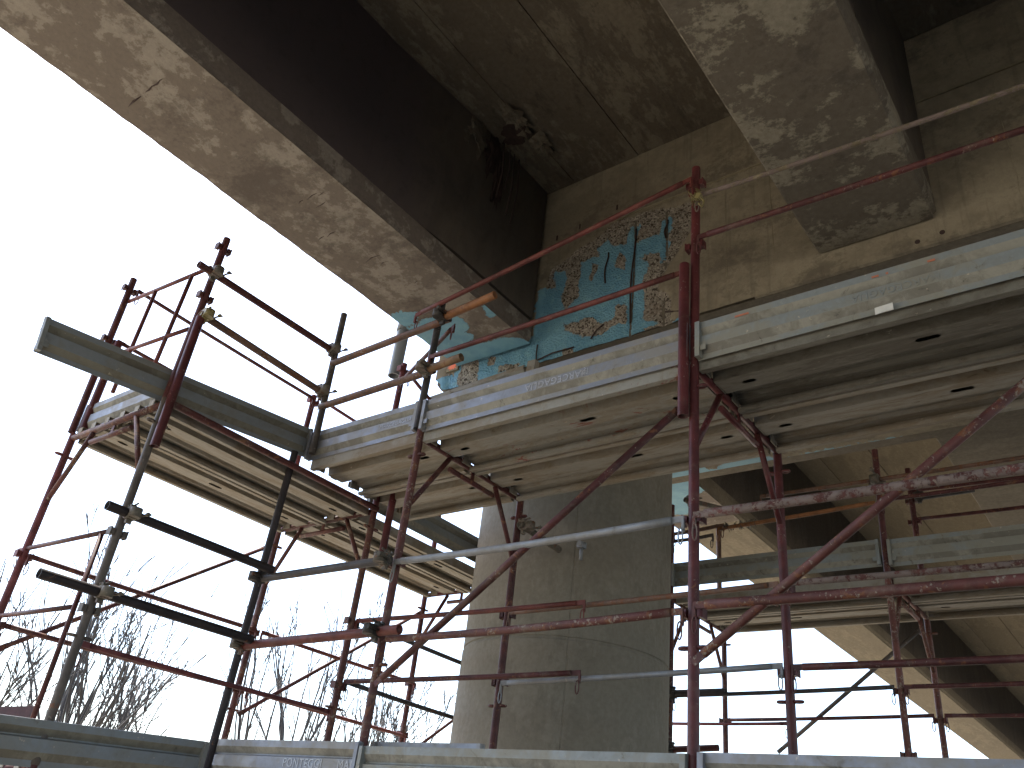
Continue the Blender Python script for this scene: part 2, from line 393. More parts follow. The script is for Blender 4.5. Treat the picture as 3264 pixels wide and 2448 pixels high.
BL = [[(3.60, 3.5), (3.60, 4.2), (3.37, 4.15), (3.33, 3.75), (3.42, 3.5)],
      [(3.04, 4.25), (3.03, 4.45), (2.95, 4.51), (2.92, 4.22), (2.83, 4.1), (2.82, 3.89), (3.19, 4.02), (3.22, 4.37), (3.08, 4.32)],
      [(2.76, 3.5), (2.76, 4.07), (2.765, 4.57), (2.685, 4.56), (2.66, 4.04), (2.60, 3.93), (2.65, 3.5)],
      [(2.94, 4.40), (2.43, 4.33), (2.43, 4.2), (2.92, 4.23)], [(2.48, 4.49), (2.40, 4.52), (2.40, 4.23), (2.48, 4.11)],
      [(3.46, 4.34), (3.38, 4.31), (3.36, 4.13), (3.44, 4.18)],
      [(3.16, 4.04), (2.82, 3.96), (2.73, 3.72), (2.97, 3.7), (3.34, 3.82), (3.32, 3.92)],
      [(3.22, 4.37), (2.92, 4.31), (2.62, 4.15), (2.62, 3.9), (2.82, 3.92), (2.99, 4.11)],
      [(3.58, 3.76), (3.3, 3.71), (3.15, 3.58), (2.92, 3.58), (2.8, 3.64), (2.57, 3.57), (2.43, 3.50), (2.26, 3.52), (2.26, 3.44), (3.58, 3.44)],
      [(4.14, 3.44), (4.18, 3.74), (3.5, 3.74), (3.5, 3.44)],
      [(4.65, 3.60), (4.48, 3.63), (4.42, 3.55), (4.36, 3.46), (4.66, 3.46)], [(4.46, 3.66), (4.40, 3.66), (4.40, 3.5), (4.46, 3.5)]]
HOLE = [[(3.18, 3.77), (3.07, 3.77), (2.96, 3.66), (2.96, 3.58), (3.12, 3.60)], [(2.59, 3.50), (2.37, 3.53), (2.37, 3.45), (2.57, 3.46)],
        [(3.34, 3.56), (3.2, 3.53), (3.2, 3.46), (3.32, 3.47)], [(2.86, 3.84), (2.75, 3.78), (2.76, 3.63), (2.86, 3.66)],
        [(2.86, 4.33), (2.77, 4.27), (2.78, 4.10), (2.87, 4.16)], [(3.13, 4.32), (3.05, 4.27), (3.06, 4.14), (3.11, 4.17)],
        [(3.95, 3.58), (3.72, 3.56), (3.75, 3.48), (3.95, 3.50)], [(4.1, 3.72), (3.98, 3.70), (3.98, 3.60), (4.1, 3.6)]]

# ---- pier: column shaft and crosshead
CX, CY, CR = 5.50, 3.815, .79
pier = empty('bridge_pier', (CX, CY, GZ), 'round concrete column with a wide crosshead, blue paint and spalled patches on its face', 'bridge pier')
mb = MB()
def ring_r(z, R0=CR):
    d = abs(z-1.44); return R0 - (.009 if d < .012 else 0) + (.004 if z < 1.44 else 0)
zs = [GZ-.3, -1, 0, .4, .8, 1.2, 1.425, 1.432, 1.448, 1.455, 1.9, 2.3, 2.7, 3.1, 3.55]
angs = []
N = 96
seam = [215.5, 35.5, 125, 305]
for i in range(N): angs.append(360*i/N)
for s in seam: angs += [s-.5, s-.25, s+.25, s+.5]
angs = sorted(angs); K = len(angs)
for z in zs:
    for a in angs:
        g = any(abs(a-s) <= .26 for s in seam)
        r = ring_r(z) - (.0035 if g else 0) + (.003*noise.noise((cos(radians(a))*2, sin(radians(a))*2, z*1.5)))
        mb.v.append((CX+r*cos(radians(a)), CY+r*sin(radians(a)), z))
for j in range(len(zs)-1):
    for i in range(K):
        i2 = (i+1) % K
        mb.f.append((j*K+i, j*K+i2, (j+1)*K+i2, (j+1)*K+i)); mb.sm.append(False); mb.mi.append(0)
mb.build('column_shaft', M_['column'], pier)

Y0, Y1, ZB = -13.0, 4.64, 3.49
cap_e = MB()
# left end outline of crosshead in (y,z): chipped lower corner
endp = [(Y1, SLAB+.02), (Y1, 3.58), (4.58, 3.51), (4.52, ZB)]
cap_e.bx(XF+.03, XB, Y0, 4.52, ZB, SLAB+.02)
cap_e.prism([(4.5, SLAB+.018), (Y1, SLAB+.018), (Y1, 3.58), (4.58, 3.51), (4.5, ZB+.003)], (XF+.031, 0, 0), (0, 1, 0), (0, 0, 1), (1, 0, 0), XB-XF-.034)
cap_e.bx(XB-.02, 7.14, Y0+.05, 4.45, 3.62, SLAB+.01)
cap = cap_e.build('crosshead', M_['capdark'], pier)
# face plate right of the fine grid
YG = 1.75
f = MB(); f.bx(XF, XF+.028, Y0+.01, YG, ZB+.002, SLAB+.01)
f.build('crosshead_face', M_['cap_patched'], pier)
# fine face grid with real relief in the spalled area
dy = .0135; ny = int((Y1-YG)/dy); nz = int((SLAB-ZB)/dy)
g = MB(); sv = []; bv = []
for j in range(nz+1):
    z = ZB + (SLAB-ZB)*j/nz
    for i in range(ny+1):
        y = YG + (Y1-YG)*i/ny
        wob = .05*noise.noise((y*5, z*5, 3)) 
        p = (y+wob, z+.05*noise.noise((y*5, z*5, 9)))
        s = mask(p, SP, .03); b = mask(p, BL, .045)
        if b > 0: b *= 1-.85*mask(p, HOLE, .02)
        x = XF
        if s > 0:
            rough = noise.fractal((y*14, z*14, 1.0), .8, 2.2, 5)*(1-.6*b)
            x += s*(.020 + .009*rough + .006*noise.noise((y*60, z*60, 4)))
            for gy in (2.44, 2.715):      # grooves left by cut out rebar
                x += s*.018*math.exp(-((y-gy-.02*noise.noise((z*2, gy, 0)))/.012)**2)
        x += .0025*noise.noise((y*3, z*3, 0))
        zc, yc = z, y
        if y > 4.5 and z < 3.60: zc = max(z, ZB + max(0, (y-4.5))*.9 - (.03 if y < 4.56 else 0)); zc = max(zc, z)
        if z <= ZB+1e-6: zc += .005*noise.noise((y*9, 2, 2)) * (1 if y > 2 else 0)
        g.v.append((x, yc, zc)); sv.append(s); bv.append(b)
for j in range(nz):
    for i in range(ny):
        a = j*(ny+1)+i
        g.f.append((a, a+1, a+ny+2, a+ny+1)); g.sm.append(True); g.mi.append(0)
sk = len(g.v)
gf = g.build('crosshead_face', M_['cap_patched'], pier, fix=False)
gf['label'] = 'spalled face area with blue primer'
for nm, vals in (('spall', sv), ('blue', bv)):
    at = gf.data.attributes.new(nm, 'FLOAT', 'POINT'); at.data.foreach_set('value', vals)
f = MB(); rr = random.Random(8)
for (y, z0, z1, w) in ((1.94, 3.60, 4.62, .006), (1.60, 3.62, 4.62, .006), (.15, 3.6, 4.6, .006), (-.35, 3.6, 4.6, .006)):
    pts = [(XF-.0005, y+.006*rr.uniform(-1, 1), z0+(z1-z0)*q/10) for q in range(11)]
    f.path(pts, [w*.5*rr.uniform(.3, 1) for _ in pts], 5)
f.build('form_seam', M_['cap'], pier)
# band joint under slab, tie holes
f = MB(); f.bx(XF-.012, XF+.01, Y0+.02, 3.40, 4.66, 4.672); f.build('form_joint', M_['cap'], pier)
f = MB()
for (y, z) in ((.72, 3.51), (.58, 3.525)):
    f.tube((XF-.003, y, z+.03), (XF+.02, y, z+.03), .016, n=10, hollow=False)
for (y, z) in ((3.24, 4.75), (2.88, 4.80), (3.47, 4.72)):
    f.box((XF-.002, y, z), .006, .012, .05)
f.build('tie_hole', M_['rebar'], pier)
f = MB()
for (y, z0, z1) in ((2.955, 4.06, 4.36), (2.71, 3.6, 4.5), (2.43, 4.3, 4.47)):
    pts = [(XF+.012+.004*sin(t*9), y+.012*sin(t*5), z0+(z1-z0)*t) for t in [q/8 for q in range(9)]]
    f.path(pts, .007, 6)
for (ya, za, yb, zb) in ((2.42, 3.60, 2.20, 3.50), (3.05, 3.56, 2.94, 3.66), (2.30, 3.47, 2.20, 3.60), (3.6, 3.5, 3.2, 3.53), (3.55, 3.45, 3.56, 3.66)):
    f.path([(XF+.008, ya, za), (XF+.002, (ya+yb)/2, (za+zb)/2+.015), (XF+.008, yb, zb)], .006, 6)
f.build('exposed_rebar', M_['rebar'], pier)
# star of orange marker paint: flat print, thin layer on the face
f = MB(); rr = random.Random(3)
pts = []
for i in range(28):
    a = 2*pi*i/28; r = (.055 if i % 2 else .028)*rr.uniform(.7, 1.15)
    pts.append((XF-.004+.0, 4.46+r*1.2*cos(a), 3.70+r*.8*sin(a)))
f.poly(pts); om = f.build('paint_mark', M_['orange_spray'], pier, fix=False); om['label'] = 'orange sprayed star mark'
# orange mark needs a backing lump so that it sits on the concrete
f = MB(); f.box((XF+.010, 4.46, 3.70), .025, .13, .085); f.build('render_patch', M_['cap'], pier)
# blue primer along lower far edge and underside
mbu = MB(); vals = []; nx, ny2 = 30, 120
for j in range(ny2+1):
    for i in range(nx+1):
        x = 5.9 + (XB-5.9-.003)*i/nx; y = .9 + 3.6*j/ny2
        mbu.v.append((x, y, ZB-.004)); 
        edge = XB+.02-.5*max(0, noise.noise((y*1.6, 0, 5))+.12*noise.noise((y*7, 0, 2))) - (.30 if y > 3.2 else 0) + (.15 if y < 1.4 else 0)
        vals.append(max(0, min(1, .5+(x-edge)*5+.35*noise.noise((x*8, y*8, 1)))))
for j in range(ny2):
    for i in range(nx):
        a = j*(nx+1)+i
        mbu.f.append((a, a+1, a+nx+2, a+nx+1)); mbu.sm.append(False); mbu.mi.append(0)
uo = mbu.build('painted_edge', M_['cap_patched'], pier, fix=False)
for nm, vv in (('spall', [v*.3 for v in vals]), ('blue', vals)):
    at = uo.data.attributes.new(nm, 'FLOAT', 'POINT'); at.data.foreach_set('value', vv)

# ---- girders
def girder(y0, y1, x0, x1, label, mat, group, near=True, painted=None, end_block=None):
    yc = (y0+y1)/2
    t = empty('bridge_girder', ((x0+x1)/2, yc, H), label, 'girder', group)
    hw = (y1-y0)/2
    b = MB()
    # bottom bulb with chamfered lip
    prof = [(-hw+.022, 0), (hw-.022, 0), (hw-.018, .024), (hw, .045), (hw, .20), (hw-.07, .255), (-hw+.07, .255), (-hw, .20), (-hw, .045), (-hw+.018, .024)]
    if painted is None:
        b.prism(prof, (x0, yc, H), (0, 1, 0), (0, 0, 1), (1, 0, 0), x1-x0)
        b.build('bottom_flange', mat, t)
    else:
        b.prism([(a, c+(.003 if c == 0 else 0)) for a, c in prof], (x0, yc, H), (0, 1, 0), (0, 0, 1), (1, 0, 0), x1-x0)
        b.build('bottom_flange', mat, t)
        xs0, xs1 = painted[0]; nx = int((xs1-xs0)/.022); ny = int((2*hw)/.022)
        q = MB(); bl = []
        for j in range(ny+1):
            for i in range(nx+1):
                x = xs0+(xs1-xs0)*i/nx; y = y0+(y1-y0)*j/ny
                wy = 0
                if j == ny and painted[2]: wy = .012*noise.fractal((x*3, 1, 1), .8, 2.2, 5)+.004
                q.v.append((x, y+wy, H-.001+.002*noise.noise((x*6, y*6, 0))))
                bl.append(mask((x+.04*noise.noise((x*6, y*6, 2)), y+.04*noise.noise((x*6, y*6, 7))), painted[1], .05))
        for j in range(ny):
            for i in range(nx):
                a = j*(nx+1)+i; q.f.append((a, a+nx+1, a+nx+2, a+1)); q.sm.append(False); q.mi.append(0)
        so_ = q.build('soffit_skin', M_['girder_patched'], t, fix=False); so_['label'] = 'soffit patch with blue primer at the girder end'
        for nm, vv in (('blue', bl), ('spall', [0.0]*len(bl))):
            at = so_.data.attributes.new(nm, 'FLOAT', 'POINT'); at.data.foreach_set('value', vv)
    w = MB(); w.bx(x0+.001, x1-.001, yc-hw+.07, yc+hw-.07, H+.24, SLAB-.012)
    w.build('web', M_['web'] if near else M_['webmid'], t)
    tf = MB(); tf.bx(x0+.002, x1-.002, yc-hw-.28, yc+hw+.28, SLAB-.016, SLAB+.01)
    tf.build('top_flange', M_['slab'] if near else M_['far'], t)
    if end_block:
        e = MB(); xa, xb = end_block
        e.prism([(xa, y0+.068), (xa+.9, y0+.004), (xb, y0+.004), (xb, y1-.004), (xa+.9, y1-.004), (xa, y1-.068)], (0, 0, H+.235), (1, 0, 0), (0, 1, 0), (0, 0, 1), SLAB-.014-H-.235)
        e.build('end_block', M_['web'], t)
    return t
pb1 = [(3.6, 4.40), (3.54, 4.32), (3.6, 4.15), (3.7, 4.22), (3.71, 4.40)]
pb2 = [(3.76, 4.42), (3.69, 4.01), (3.80, 3.90), (3.93, 3.90), (4.0, 4.0), (4.07, 3.95), (4.13, 4.05), (4.19, 4.16), (4.13, 4.40)]
pb3 = [(4.12, 4.42), (4.15, 4.12), (4.20, 3.94), (4.22, 3.78), (4.27, 3.66), (4.33, 3.58), (4.40, 3.58), (4.42, 4.42)]
pb4 = [(3.8, 3.64), (3.8, 3.55), (3.91, 3.58), (3.89, 3.67)]
gg = 'parallel bridge girders over the pier'
girder(3.61, 4.37, -16, 4.375, 'outermost near girder, tan soffit with blue paint patches at its end', M_['girder'], gg, painted=((-1.0, 4.375), [pb1, pb2, pb3, pb4], True), end_block=(2.5, 4.37))
girder(.59, 1.315, -16, 4.385, 'near girder at upper right, olive soffit mottled with pale patches', M_['girder2'], gg, end_block=(3.3, 4.38))
girder(-2.44, -1.70, -16, 4.385, 'third near girder, right of the mottled one', M_['girder2'], gg)
girder(-5.47, -4.72, -16, 4.385, 'fourth near girder, farthest right', M_['girder2'], gg)
gg2 = 'bridge girders continuing beyond the crosshead'
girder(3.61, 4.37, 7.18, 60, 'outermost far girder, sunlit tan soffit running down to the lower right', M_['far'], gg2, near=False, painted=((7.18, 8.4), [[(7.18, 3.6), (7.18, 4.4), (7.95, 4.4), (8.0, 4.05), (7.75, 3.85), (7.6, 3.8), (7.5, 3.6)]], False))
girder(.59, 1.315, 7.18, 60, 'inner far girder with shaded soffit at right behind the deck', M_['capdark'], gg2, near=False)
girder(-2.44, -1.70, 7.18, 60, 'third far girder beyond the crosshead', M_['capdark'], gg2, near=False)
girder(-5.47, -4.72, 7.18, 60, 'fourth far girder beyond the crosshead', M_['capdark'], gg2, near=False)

deck = empty('bridge_deck', (4, 0, SLAB), 'concrete bridge deck slab carried by the girders', 'bridge deck')
b = MB()
for (ya, yb, dz) in ((-13.2, -.7, 0), (-.695, 2.697, .0), (2.703, 6.15, -.006)):  # unseen right side widened and left overhang deepened to cut light under the deck
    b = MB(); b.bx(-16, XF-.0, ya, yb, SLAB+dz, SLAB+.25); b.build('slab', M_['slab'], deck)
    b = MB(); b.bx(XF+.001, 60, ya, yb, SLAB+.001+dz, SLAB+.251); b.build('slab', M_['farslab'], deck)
b = MB(); b.bx(-16, 60, 5.95, 6.2, SLAB+.26, SLAB+1.1); b.bx(-16, 60, -13.3, -13.0, SLAB+.26, SLAB+1.1); b.build('parapet', M_['girder'], deck)
b = MB(); rr = random.Random(5)
# crumbled lump at the web / slab corner with hanging bars
def lump(b, c, s, seed, n=18, m=12):
    base = len(b.v)
    for j in range(m+1):
        th = pi*j/m
        for i in range(n):
            ph = 2*pi*i/n
            d = Vector((sin(th)*cos(ph), sin(th)*sin(ph), cos(th)))
            r = 1+.9*noise.fractal(d*2.2+Vector((seed, 0, 0)), .9, 2.0, 4)
            b.v.append((c[0]+s[0]*d.x*r, c[1]+s[1]*d.y*r, c[2]+s[2]*d.z*r))
    for j in range(m):
        for i in range(n):
            i2 = (i+1) % n
            b.f.append((base+j*n+i, base+j*n+i2, base+(j+1)*n+i2, base+(j+1)*n+i)); b.sm.append(False); b.mi.append(0)
lump(b, (3.40, 3.63, 5.12), (.13, .03, .16), 2); lump(b, (3.52, 3.32, 5.235), (.13, .07, .03), 5); lump(b, (3.84, 3.30, 5.24), (.10, .07, .028), 8)
b.build('broken_edge', M_['slab'], deck)
b = MB(); lump(b, (3.60, 3.605, 5.06), (.10, .018, .17), 3); lump(b, (3.70, 3.60, 4.84), (.05, .014, .22), 4); lump(b, (3.62, 3.42, 5.225), (.10, .10, .015), 6); b.build('cavity_shade', M_['rebar'], deck)  # raised dark lumps put the shade of the broken hollow into colour
b = MB()
for (x, z0) in ((3.66, 4.62), (3.80, 4.55), (3.87, 4.50), (3.74, 4.78)):
    b.path([(x, 3.55, 5.22), (x+.01, 3.53, (z0+5.2)/2), (x-.01, 3.54, z0)], .007, 6)
b.build('hanging_rebar', M_['rebar'], deck)

# cracks and form lines on the outer soffit: grooves as thin proud fillers of dark dirt
b = MB()
b.path([(1.17+.006*random.uniform(-1, 1), 3.87+.04*q, H+.001) for q in range(6)], [.001, .004, .006, .004, .006, .002], 6)
b.path([(1.172, 4.12, H+.001), (1.168, 4.19, H+.0015), (1.175, 4.27, H+.001)], [.003, .008, .003], 6)
for q in range(9):
    x_ = random.uniform(2.2, 3.5); y_ = random.uniform(3.7, 4.2); l_ = random.uniform(.05, .16)
    b.path([(x_, y_, H), (x_+random.uniform(-.01, .01), y_+l_/2, H), (x_+.01, y_+l_, H)], [.001, .0035, .001], 5)
b.build('soffit_joint', M_['rebar'], bpy.data.objects['bridge_girder'])

# drain pipe
t = empty('drain_pipe', (3.90, 4.60, 3.37), 'grey plastic drain pipe stub hanging beside the outer girder', 'pipe')
b = MB(); b.tube((3.90, 4.60, 3.37), (3.90, 4.60, 4.6), .052, n=28); b.build('pipe', M_['pvc'], t)
b = MB(); b.tube((3.90, 4.60, 3.80), (3.90, 4.60, 3.90), .059, n=28, hollow=False); b.build('socket', M_['pvc'], t)

# ================================================================== SCAFFOLD
R = .0242
def norm(v): return Vector(v).normalized()
def coupler(parent, p, d1, d2, mat='coupler', s=1.0):
    """right angle coupler clamping a tube along d1 and one along d2 at p"""
    p = Vector(p); d1 = norm(d1); d2 = norm(d2); n = d1.cross(d2)
    if n.length < .2: n = d1.orthogonal()
    n.normalize(); b = MB()
    r1 = Matrix((d1, d1.cross(n), n)).transposed()
    b.tube(p-d1*.026*s, p+d1*.026*s, .033*s, n=12, hollow=False)
    q = p + n*.052*s
    b.tube(q-d2*.026*s, q+d2*.026*s, .033*s, n=12, hollow=False)
    b.box(p+n*.026*s, .05*s, .06*s, .03*s, r1)
    for sg in (1, -1):
        a = p + d2*sg*.042*s; b.box(a, .032*s, .022*s, .02*s, r1)
    b.path([p + d2*.045*s - n*.03*s, p + d2*.05*s + n*.01*s, p+d2*.056*s+n*.045*s], .0065*s, 6)
    b.tube(p + d2*.052*s - n*.045*s, p + d2*.052*s - n*.030*s, .012*s, n=6, hollow=False)
    a = q + d1*.045*s; b.path([a - n*.03*s, a + n*.02*s, a + n*.06*s+d1*.012], .0065*s, 6)
    b.tube(a + n*.04*s, a + n*.055*s, .012*s, n=6, hollow=False)
    o = b.build('coupler', M_[mat], parent)
    return o
def mesh_part(b, name, mat, parent): return b.build(name, M_[mat] if isinstance(mat, str) else mat, parent)
def cup(par, mat, p, d, r=R):
    """pair of pressed cups either side of a post for guard rail hooks"""
    p = Vector(p); d = norm(d)
    up = Vector((0, 0, 1)); s = d.cross(up)
    rot = Matrix((d, s, up)).transposed()
    for sg in (1, -1):
        b = MB(); c = p + d*sg*(r+.012)
        b.box(c, .022, .040, .036, rot)
        b.box(c + d*sg*.012, .006, .046, .046, rot)
        mesh_part(b, 'locking_cup', mat, par)
def rosette(par, mat, p, d, r=R):
    p = Vector(p); d = norm(d)
    for sg in (1, -1):
        b = MB(); c = p+d*sg*(r+.018); up = Vector((0, 0, 1)); s = d.cross(up)
        pts = [c + d*(.022*cos(a)) + s*(.013*sin(a)) for a in [2*pi*i/10 for i in range(10)]]
        b.path(pts, .0075, 6, closed=True)
        mesh_part(b, 'brace_eye', mat, par)
def pin(par, mat, p, d):
    """hanging wedge pin loop"""
    p = Vector(p); d = norm(d); L = .075; w = .011
    pts = []; b = MB()
    for i in range(12):
        a = 2*pi*i/12; pts.append(p + d*(w*cos(a)) + Vector((0, 0, -L/2 + (L/2)*sin(a))))
    b.path(pts, .0038, 5, closed=True); mesh_part(b, 'wedge_pin', mat, par)

def frame(o, d, label, mat='red', zt=2.25, w=1.05, bottom=None, group=None, cups=(-.81, -1.23), basez=None, post_mats=None, brace_side=None, wob=0):
    """welded portal frame: two posts, transom, lower chord, knee braces"""
    o = Vector((o[0], o[1], 0)); d = norm(d); zb = zt-2.0+.03 if bottom is None else bottom
    t = empty('scaffold_portal', (o.x, o.y, zb), label, 'scaffold frame', group)
    side = d.cross(Vector((0, 0, 1)))
    pm = post_mats or (mat, mat)
    for k, (q, m) in enumerate(((o, pm[0]), (o+d*w, pm[1]))):
        b = MB(); b.tube((q.x, q.y, zb), (q.x, q.y, zt+.035), R); po = b.build('post', M_[m], t)
        for c in cups: cup(po, m, (q.x, q.y, zt+c), side)
        rosette(po, m, (q.x, q.y, zt-.13), side); rosette(po, m, (q.x, q.y, zt-1.37), side)
        b = MB(); b.tube((q.x, q.y, zb-.004), (q.x, q.y, zb+.10), R+.004, n=14, hollow=False)
        b.build('spigot_sleeve', M_[m], po)
        if zb < GZ+.3:
            b = MB(); b.bx(q.x-.07, q.x+.07, q.y-.07, q.y+.07, GZ+.002, GZ+.010); b.tube((q.x, q.y, GZ+.01), (q.x, q.y, zb+.05), .017, n=8, hollow=False); b.build('base_plate', M_['grey'], t)
    Z = Vector((0, 0, 1))
    b = MB(); b.tube(o+d*R+Z*zt, o+d*(w-R)+Z*zt, .0215, hollow=False); b.build('transom', M_[mat], t)
    b = MB(); b.tube(o+d*.30+Z*(zt-.09), o+d*(w-.30)+Z*(zt-.09), .017, n=10, hollow=False); b.build('lower_chord', M_[mat], t)
    for s0, s1 in ((R*.6, .29), (w-R*.6, w-.29)):
        b = MB(); b.tube(o+d*s0+Z*(zt-.44), o+d*s1+Z*(zt-.02), .0165, n=10, hollow=False); b.build('knee_brace', M_[mat], t)
    b = MB()
    rot = Matrix((d, side, Z)).transposed()
    b.box(o+d*w/2+Z*(zt-.047), .03, .006, .06, rot); b.build('spacer_plate', M_[mat], t)
    return t

def post(x, y, z0, z1, label, mat='red', d=(1, 0, 0), cups=(), r=R, lean=(0, 0), name='guardrail_post', cat='scaffold post', group='guardrail posts standing above the upper deck'):
    t = empty(name, (x, y, z0), label, cat, group)
    b = MB(); b.tube((x, y, z0), (x+lean[0], y+lean[1], z1), r, n=16); b.build('tube', M_[mat], t)
    for c in cups: cup(t, mat, (x+lean[0]*(c-z0)/(z1-z0), y+lean[1]*(c-z0)/(z1-z0), c), d, r)
    return t

def sag(p0, p1, s, n=10):
    p0 = Vector(p0); p1 = Vector(p1)
    return [p0.lerp(p1, i/n) - Vector((0, 0, s*4*(i/n)*(1-i/n))) for i in range(n+1)]
def rail(p0, p1, label, mat='red_rail', r=.0165, name='guard_rail', cat='guard rail', group=None, hooks=(True, True), flat=True, droop=.004, pins=True):
    """guard rail with flattened hooked ends"""
    t = empty(name, p0, label, cat, group)
    p0 = Vector(p0); p1 = Vector(p1); d = (p1-p0).normalized(); Z = Vector((0, 0, 1))
    b = MB(); a = p0 + d*.05 if hooks[0] else p0; c = p1 - d*.05 if hooks[1] else p1
    b.path(sag(a, c, droop), r, 12); b.build('tube', M_[mat], t)
    s = d.cross(Z).normalized(); rot = Matrix((d, s, Z)).transposed()
    for hk, q, sg in ((hooks[0], p0, 1), (hooks[1], p1, -1)):
        if not hk: continue
        b = MB()
        b.box(q + d*sg*.03, .075, .009, .030, rot)
        b.box(q + d*sg*(-.003) - Z*.032, .012, .014, .055, rot)
        b.build('hook', M_[mat], t)
        if pins: pin(t, mat, q + d*sg*(.004) - Z*.045 + s*.010, d)
    return t
def tube(p0, p1, label, mat='grey', r=R, cat='scaffold tube', group=None, cps=(), name='scaffold_tube', droop=0.0):
    t = empty(name, p0, label, cat, group)
    b = MB()
    b.tube(p0, p1, r, n=16)
    b.build('tube', M_[mat], t)
    P0 = Vector(p0); P1 = Vector(p1); d = (P1-P0).normalized()
    for q, dd, *m in cps:
        # q: param along tube; dd: direction of tube it clamps to, with sign of offset
        p = P0.lerp(P1, q)
        coupler(t, p, d, dd, *(m or ['coupler']))
    return t
def brace(p0, p1, label, mat='red', r=.0165, cat='diagonal brace', group=None):
    t = empty('diagonal_brace', p0, label, cat, group)
    p0 = Vector(p0); p1 = Vector(p1); d = (p1-p0).normalized()
    b = MB(); b.path([p0+d*.04, p1-d*.04], r, 12); b.build('tube', M_[mat], t)
    b = MB(); s = d.cross(Vector((0, 0, 1))).normalized(); rot = Matrix((d, d.cross(s), s)).transposed()
    for q, sg in ((p0, 1), (p1, -1)):
        b = MB(); b.box(q+d*sg*.02, .075, .034, .007, rot); b.build('flattened_end', M_[mat], t)
    return t

# toe board: ribbed pressed sheet
TP = [(-.018, .0), (-.018, .030), (.004, .066), (.004, .124), (-.018, .132), (-.018, .138), (.004, .172), (.004, .208), (-.016, .210)]
def toe(p, ax, L, out, label, mat='toe', h=.21, group='toe boards along the decks', text=None, tilt=0.0, end=(True, True), axv=None):
    """p: lower start corner; ax: unit axis; out: outward unit normal"""
    ax = norm(ax); out = norm(out); up = Vector((0, 0, 1)) if axv is None else norm(axv)
    t = empty('toe_board', p, label, 'toe board', group)
    th = .003; k = h/.21
    prof = [(a, c*k) for a, c in TP] + [(a-th, c*k) for a, c in reversed(TP)]
    b = MB(); b.prism(prof, Vector(p), out, up, ax, L, ms={1: 1, 5: 1}); b.build('ribbed_sheet', [M_[mat], M_['rib_slope_dark' if 'dark' in mat else 'rib_slope']], t)  # yellowish tone on the two downward sloping faces
    b = MB(); rot = Matrix((ax, out, up)).transposed()
    for e, q, sg in ((end[0], 0, 1), (end[1], L, -1)):
        if e: 
            b = MB(); b.box(Vector(p)+ax*(q+sg*.012)+up*h*.5+out*.004, .024, .036, h*.96, rot)
            b.box(Vector(p)+ax*(q+sg*.03)+up*h*.25+out*.012, .05, .006, .03, rot)
            b.build('end_bracket', M_[mat], t)
    if text:
        for (s, pos, size, flip) in text:
            cu = bpy.data.curves.new('t', 'FONT'); cu.body = s; cu.size = size; cu.extrude = .0012; cu.align_x = 'CENTER'; cu.align_y = 'CENTER'; cu.space_character = 1.05
            ob = bpy.data.objects.new('t', cu); COL.objects.link(ob)
            dg = bpy.context.evaluated_depsgraph_get(); me = bpy.data.meshes.new_from_object(ob.evaluated_get(dg))
            bpy.data.objects.remove(ob)
            me.materials.clear(); me.materials.append(M_['emboss'] if mat == 'toe' else M_[mat])
            x = -ax if (ax.cross(up)).dot(out) < 0 else ax      # reading direction seen from outside
            y = up.copy()
            if flip: x, y = -x, -y
            mt = Matrix((x, y, out)).transposed().to_4x4()
            mt.translation = ax*pos + up*(.095*k) + out*.0052
            lo = bpy.data.objects.new('embossed_lettering', me); COL.objects.link(lo); lo.parent = t; lo.matrix_local = mt
    return t

# plank: pressed steel deck with ribs, slots and drain holes
def sheet_holes(b, s0, s1, zf, L, holes, F3):
    """strip from s0..s1 at height zf along length L with oblong holes [(c, len, wid, s)]"""
    holes = sorted(holes); pos = 0.0
    def V(l, s): return F3(l, s, zf)
    for c, hl, hw, sc in holes:
        a, e = c-hl/2-.01, c+hl/2+.01
        b.quad(V(pos, s0), V(a, s0), V(a, s1), V(pos, s1))
        t, u = sc-hw/2, sc+hw/2; k = hw*.45
        inner = [(c-hl/2, t+k), (c-hl/2+k, t), (c+hl/2-k, t), (c+hl/2, t+k), (c+hl/2, u-k), (c+hl/2-k, u), (c-hl/2+k, u), (c-hl/2, u-k)]
        outer = [(a, s0), (c-hl/2+k, s0), (c+hl/2-k, s0), (e, s0), (e, s1), (c+hl/2-k, s1), (c-hl/2+k, s1), (a, s1)]
        for i in range(8):
            j = (i+1) % 8
            b.quad(V(*outer[i]), V(*outer[j]), V(*inner[j]), V(*inner[i]))
        pos = e
    b.quad(V(pos, s0), V(L, s0), V(L, s1), V(pos, s1))
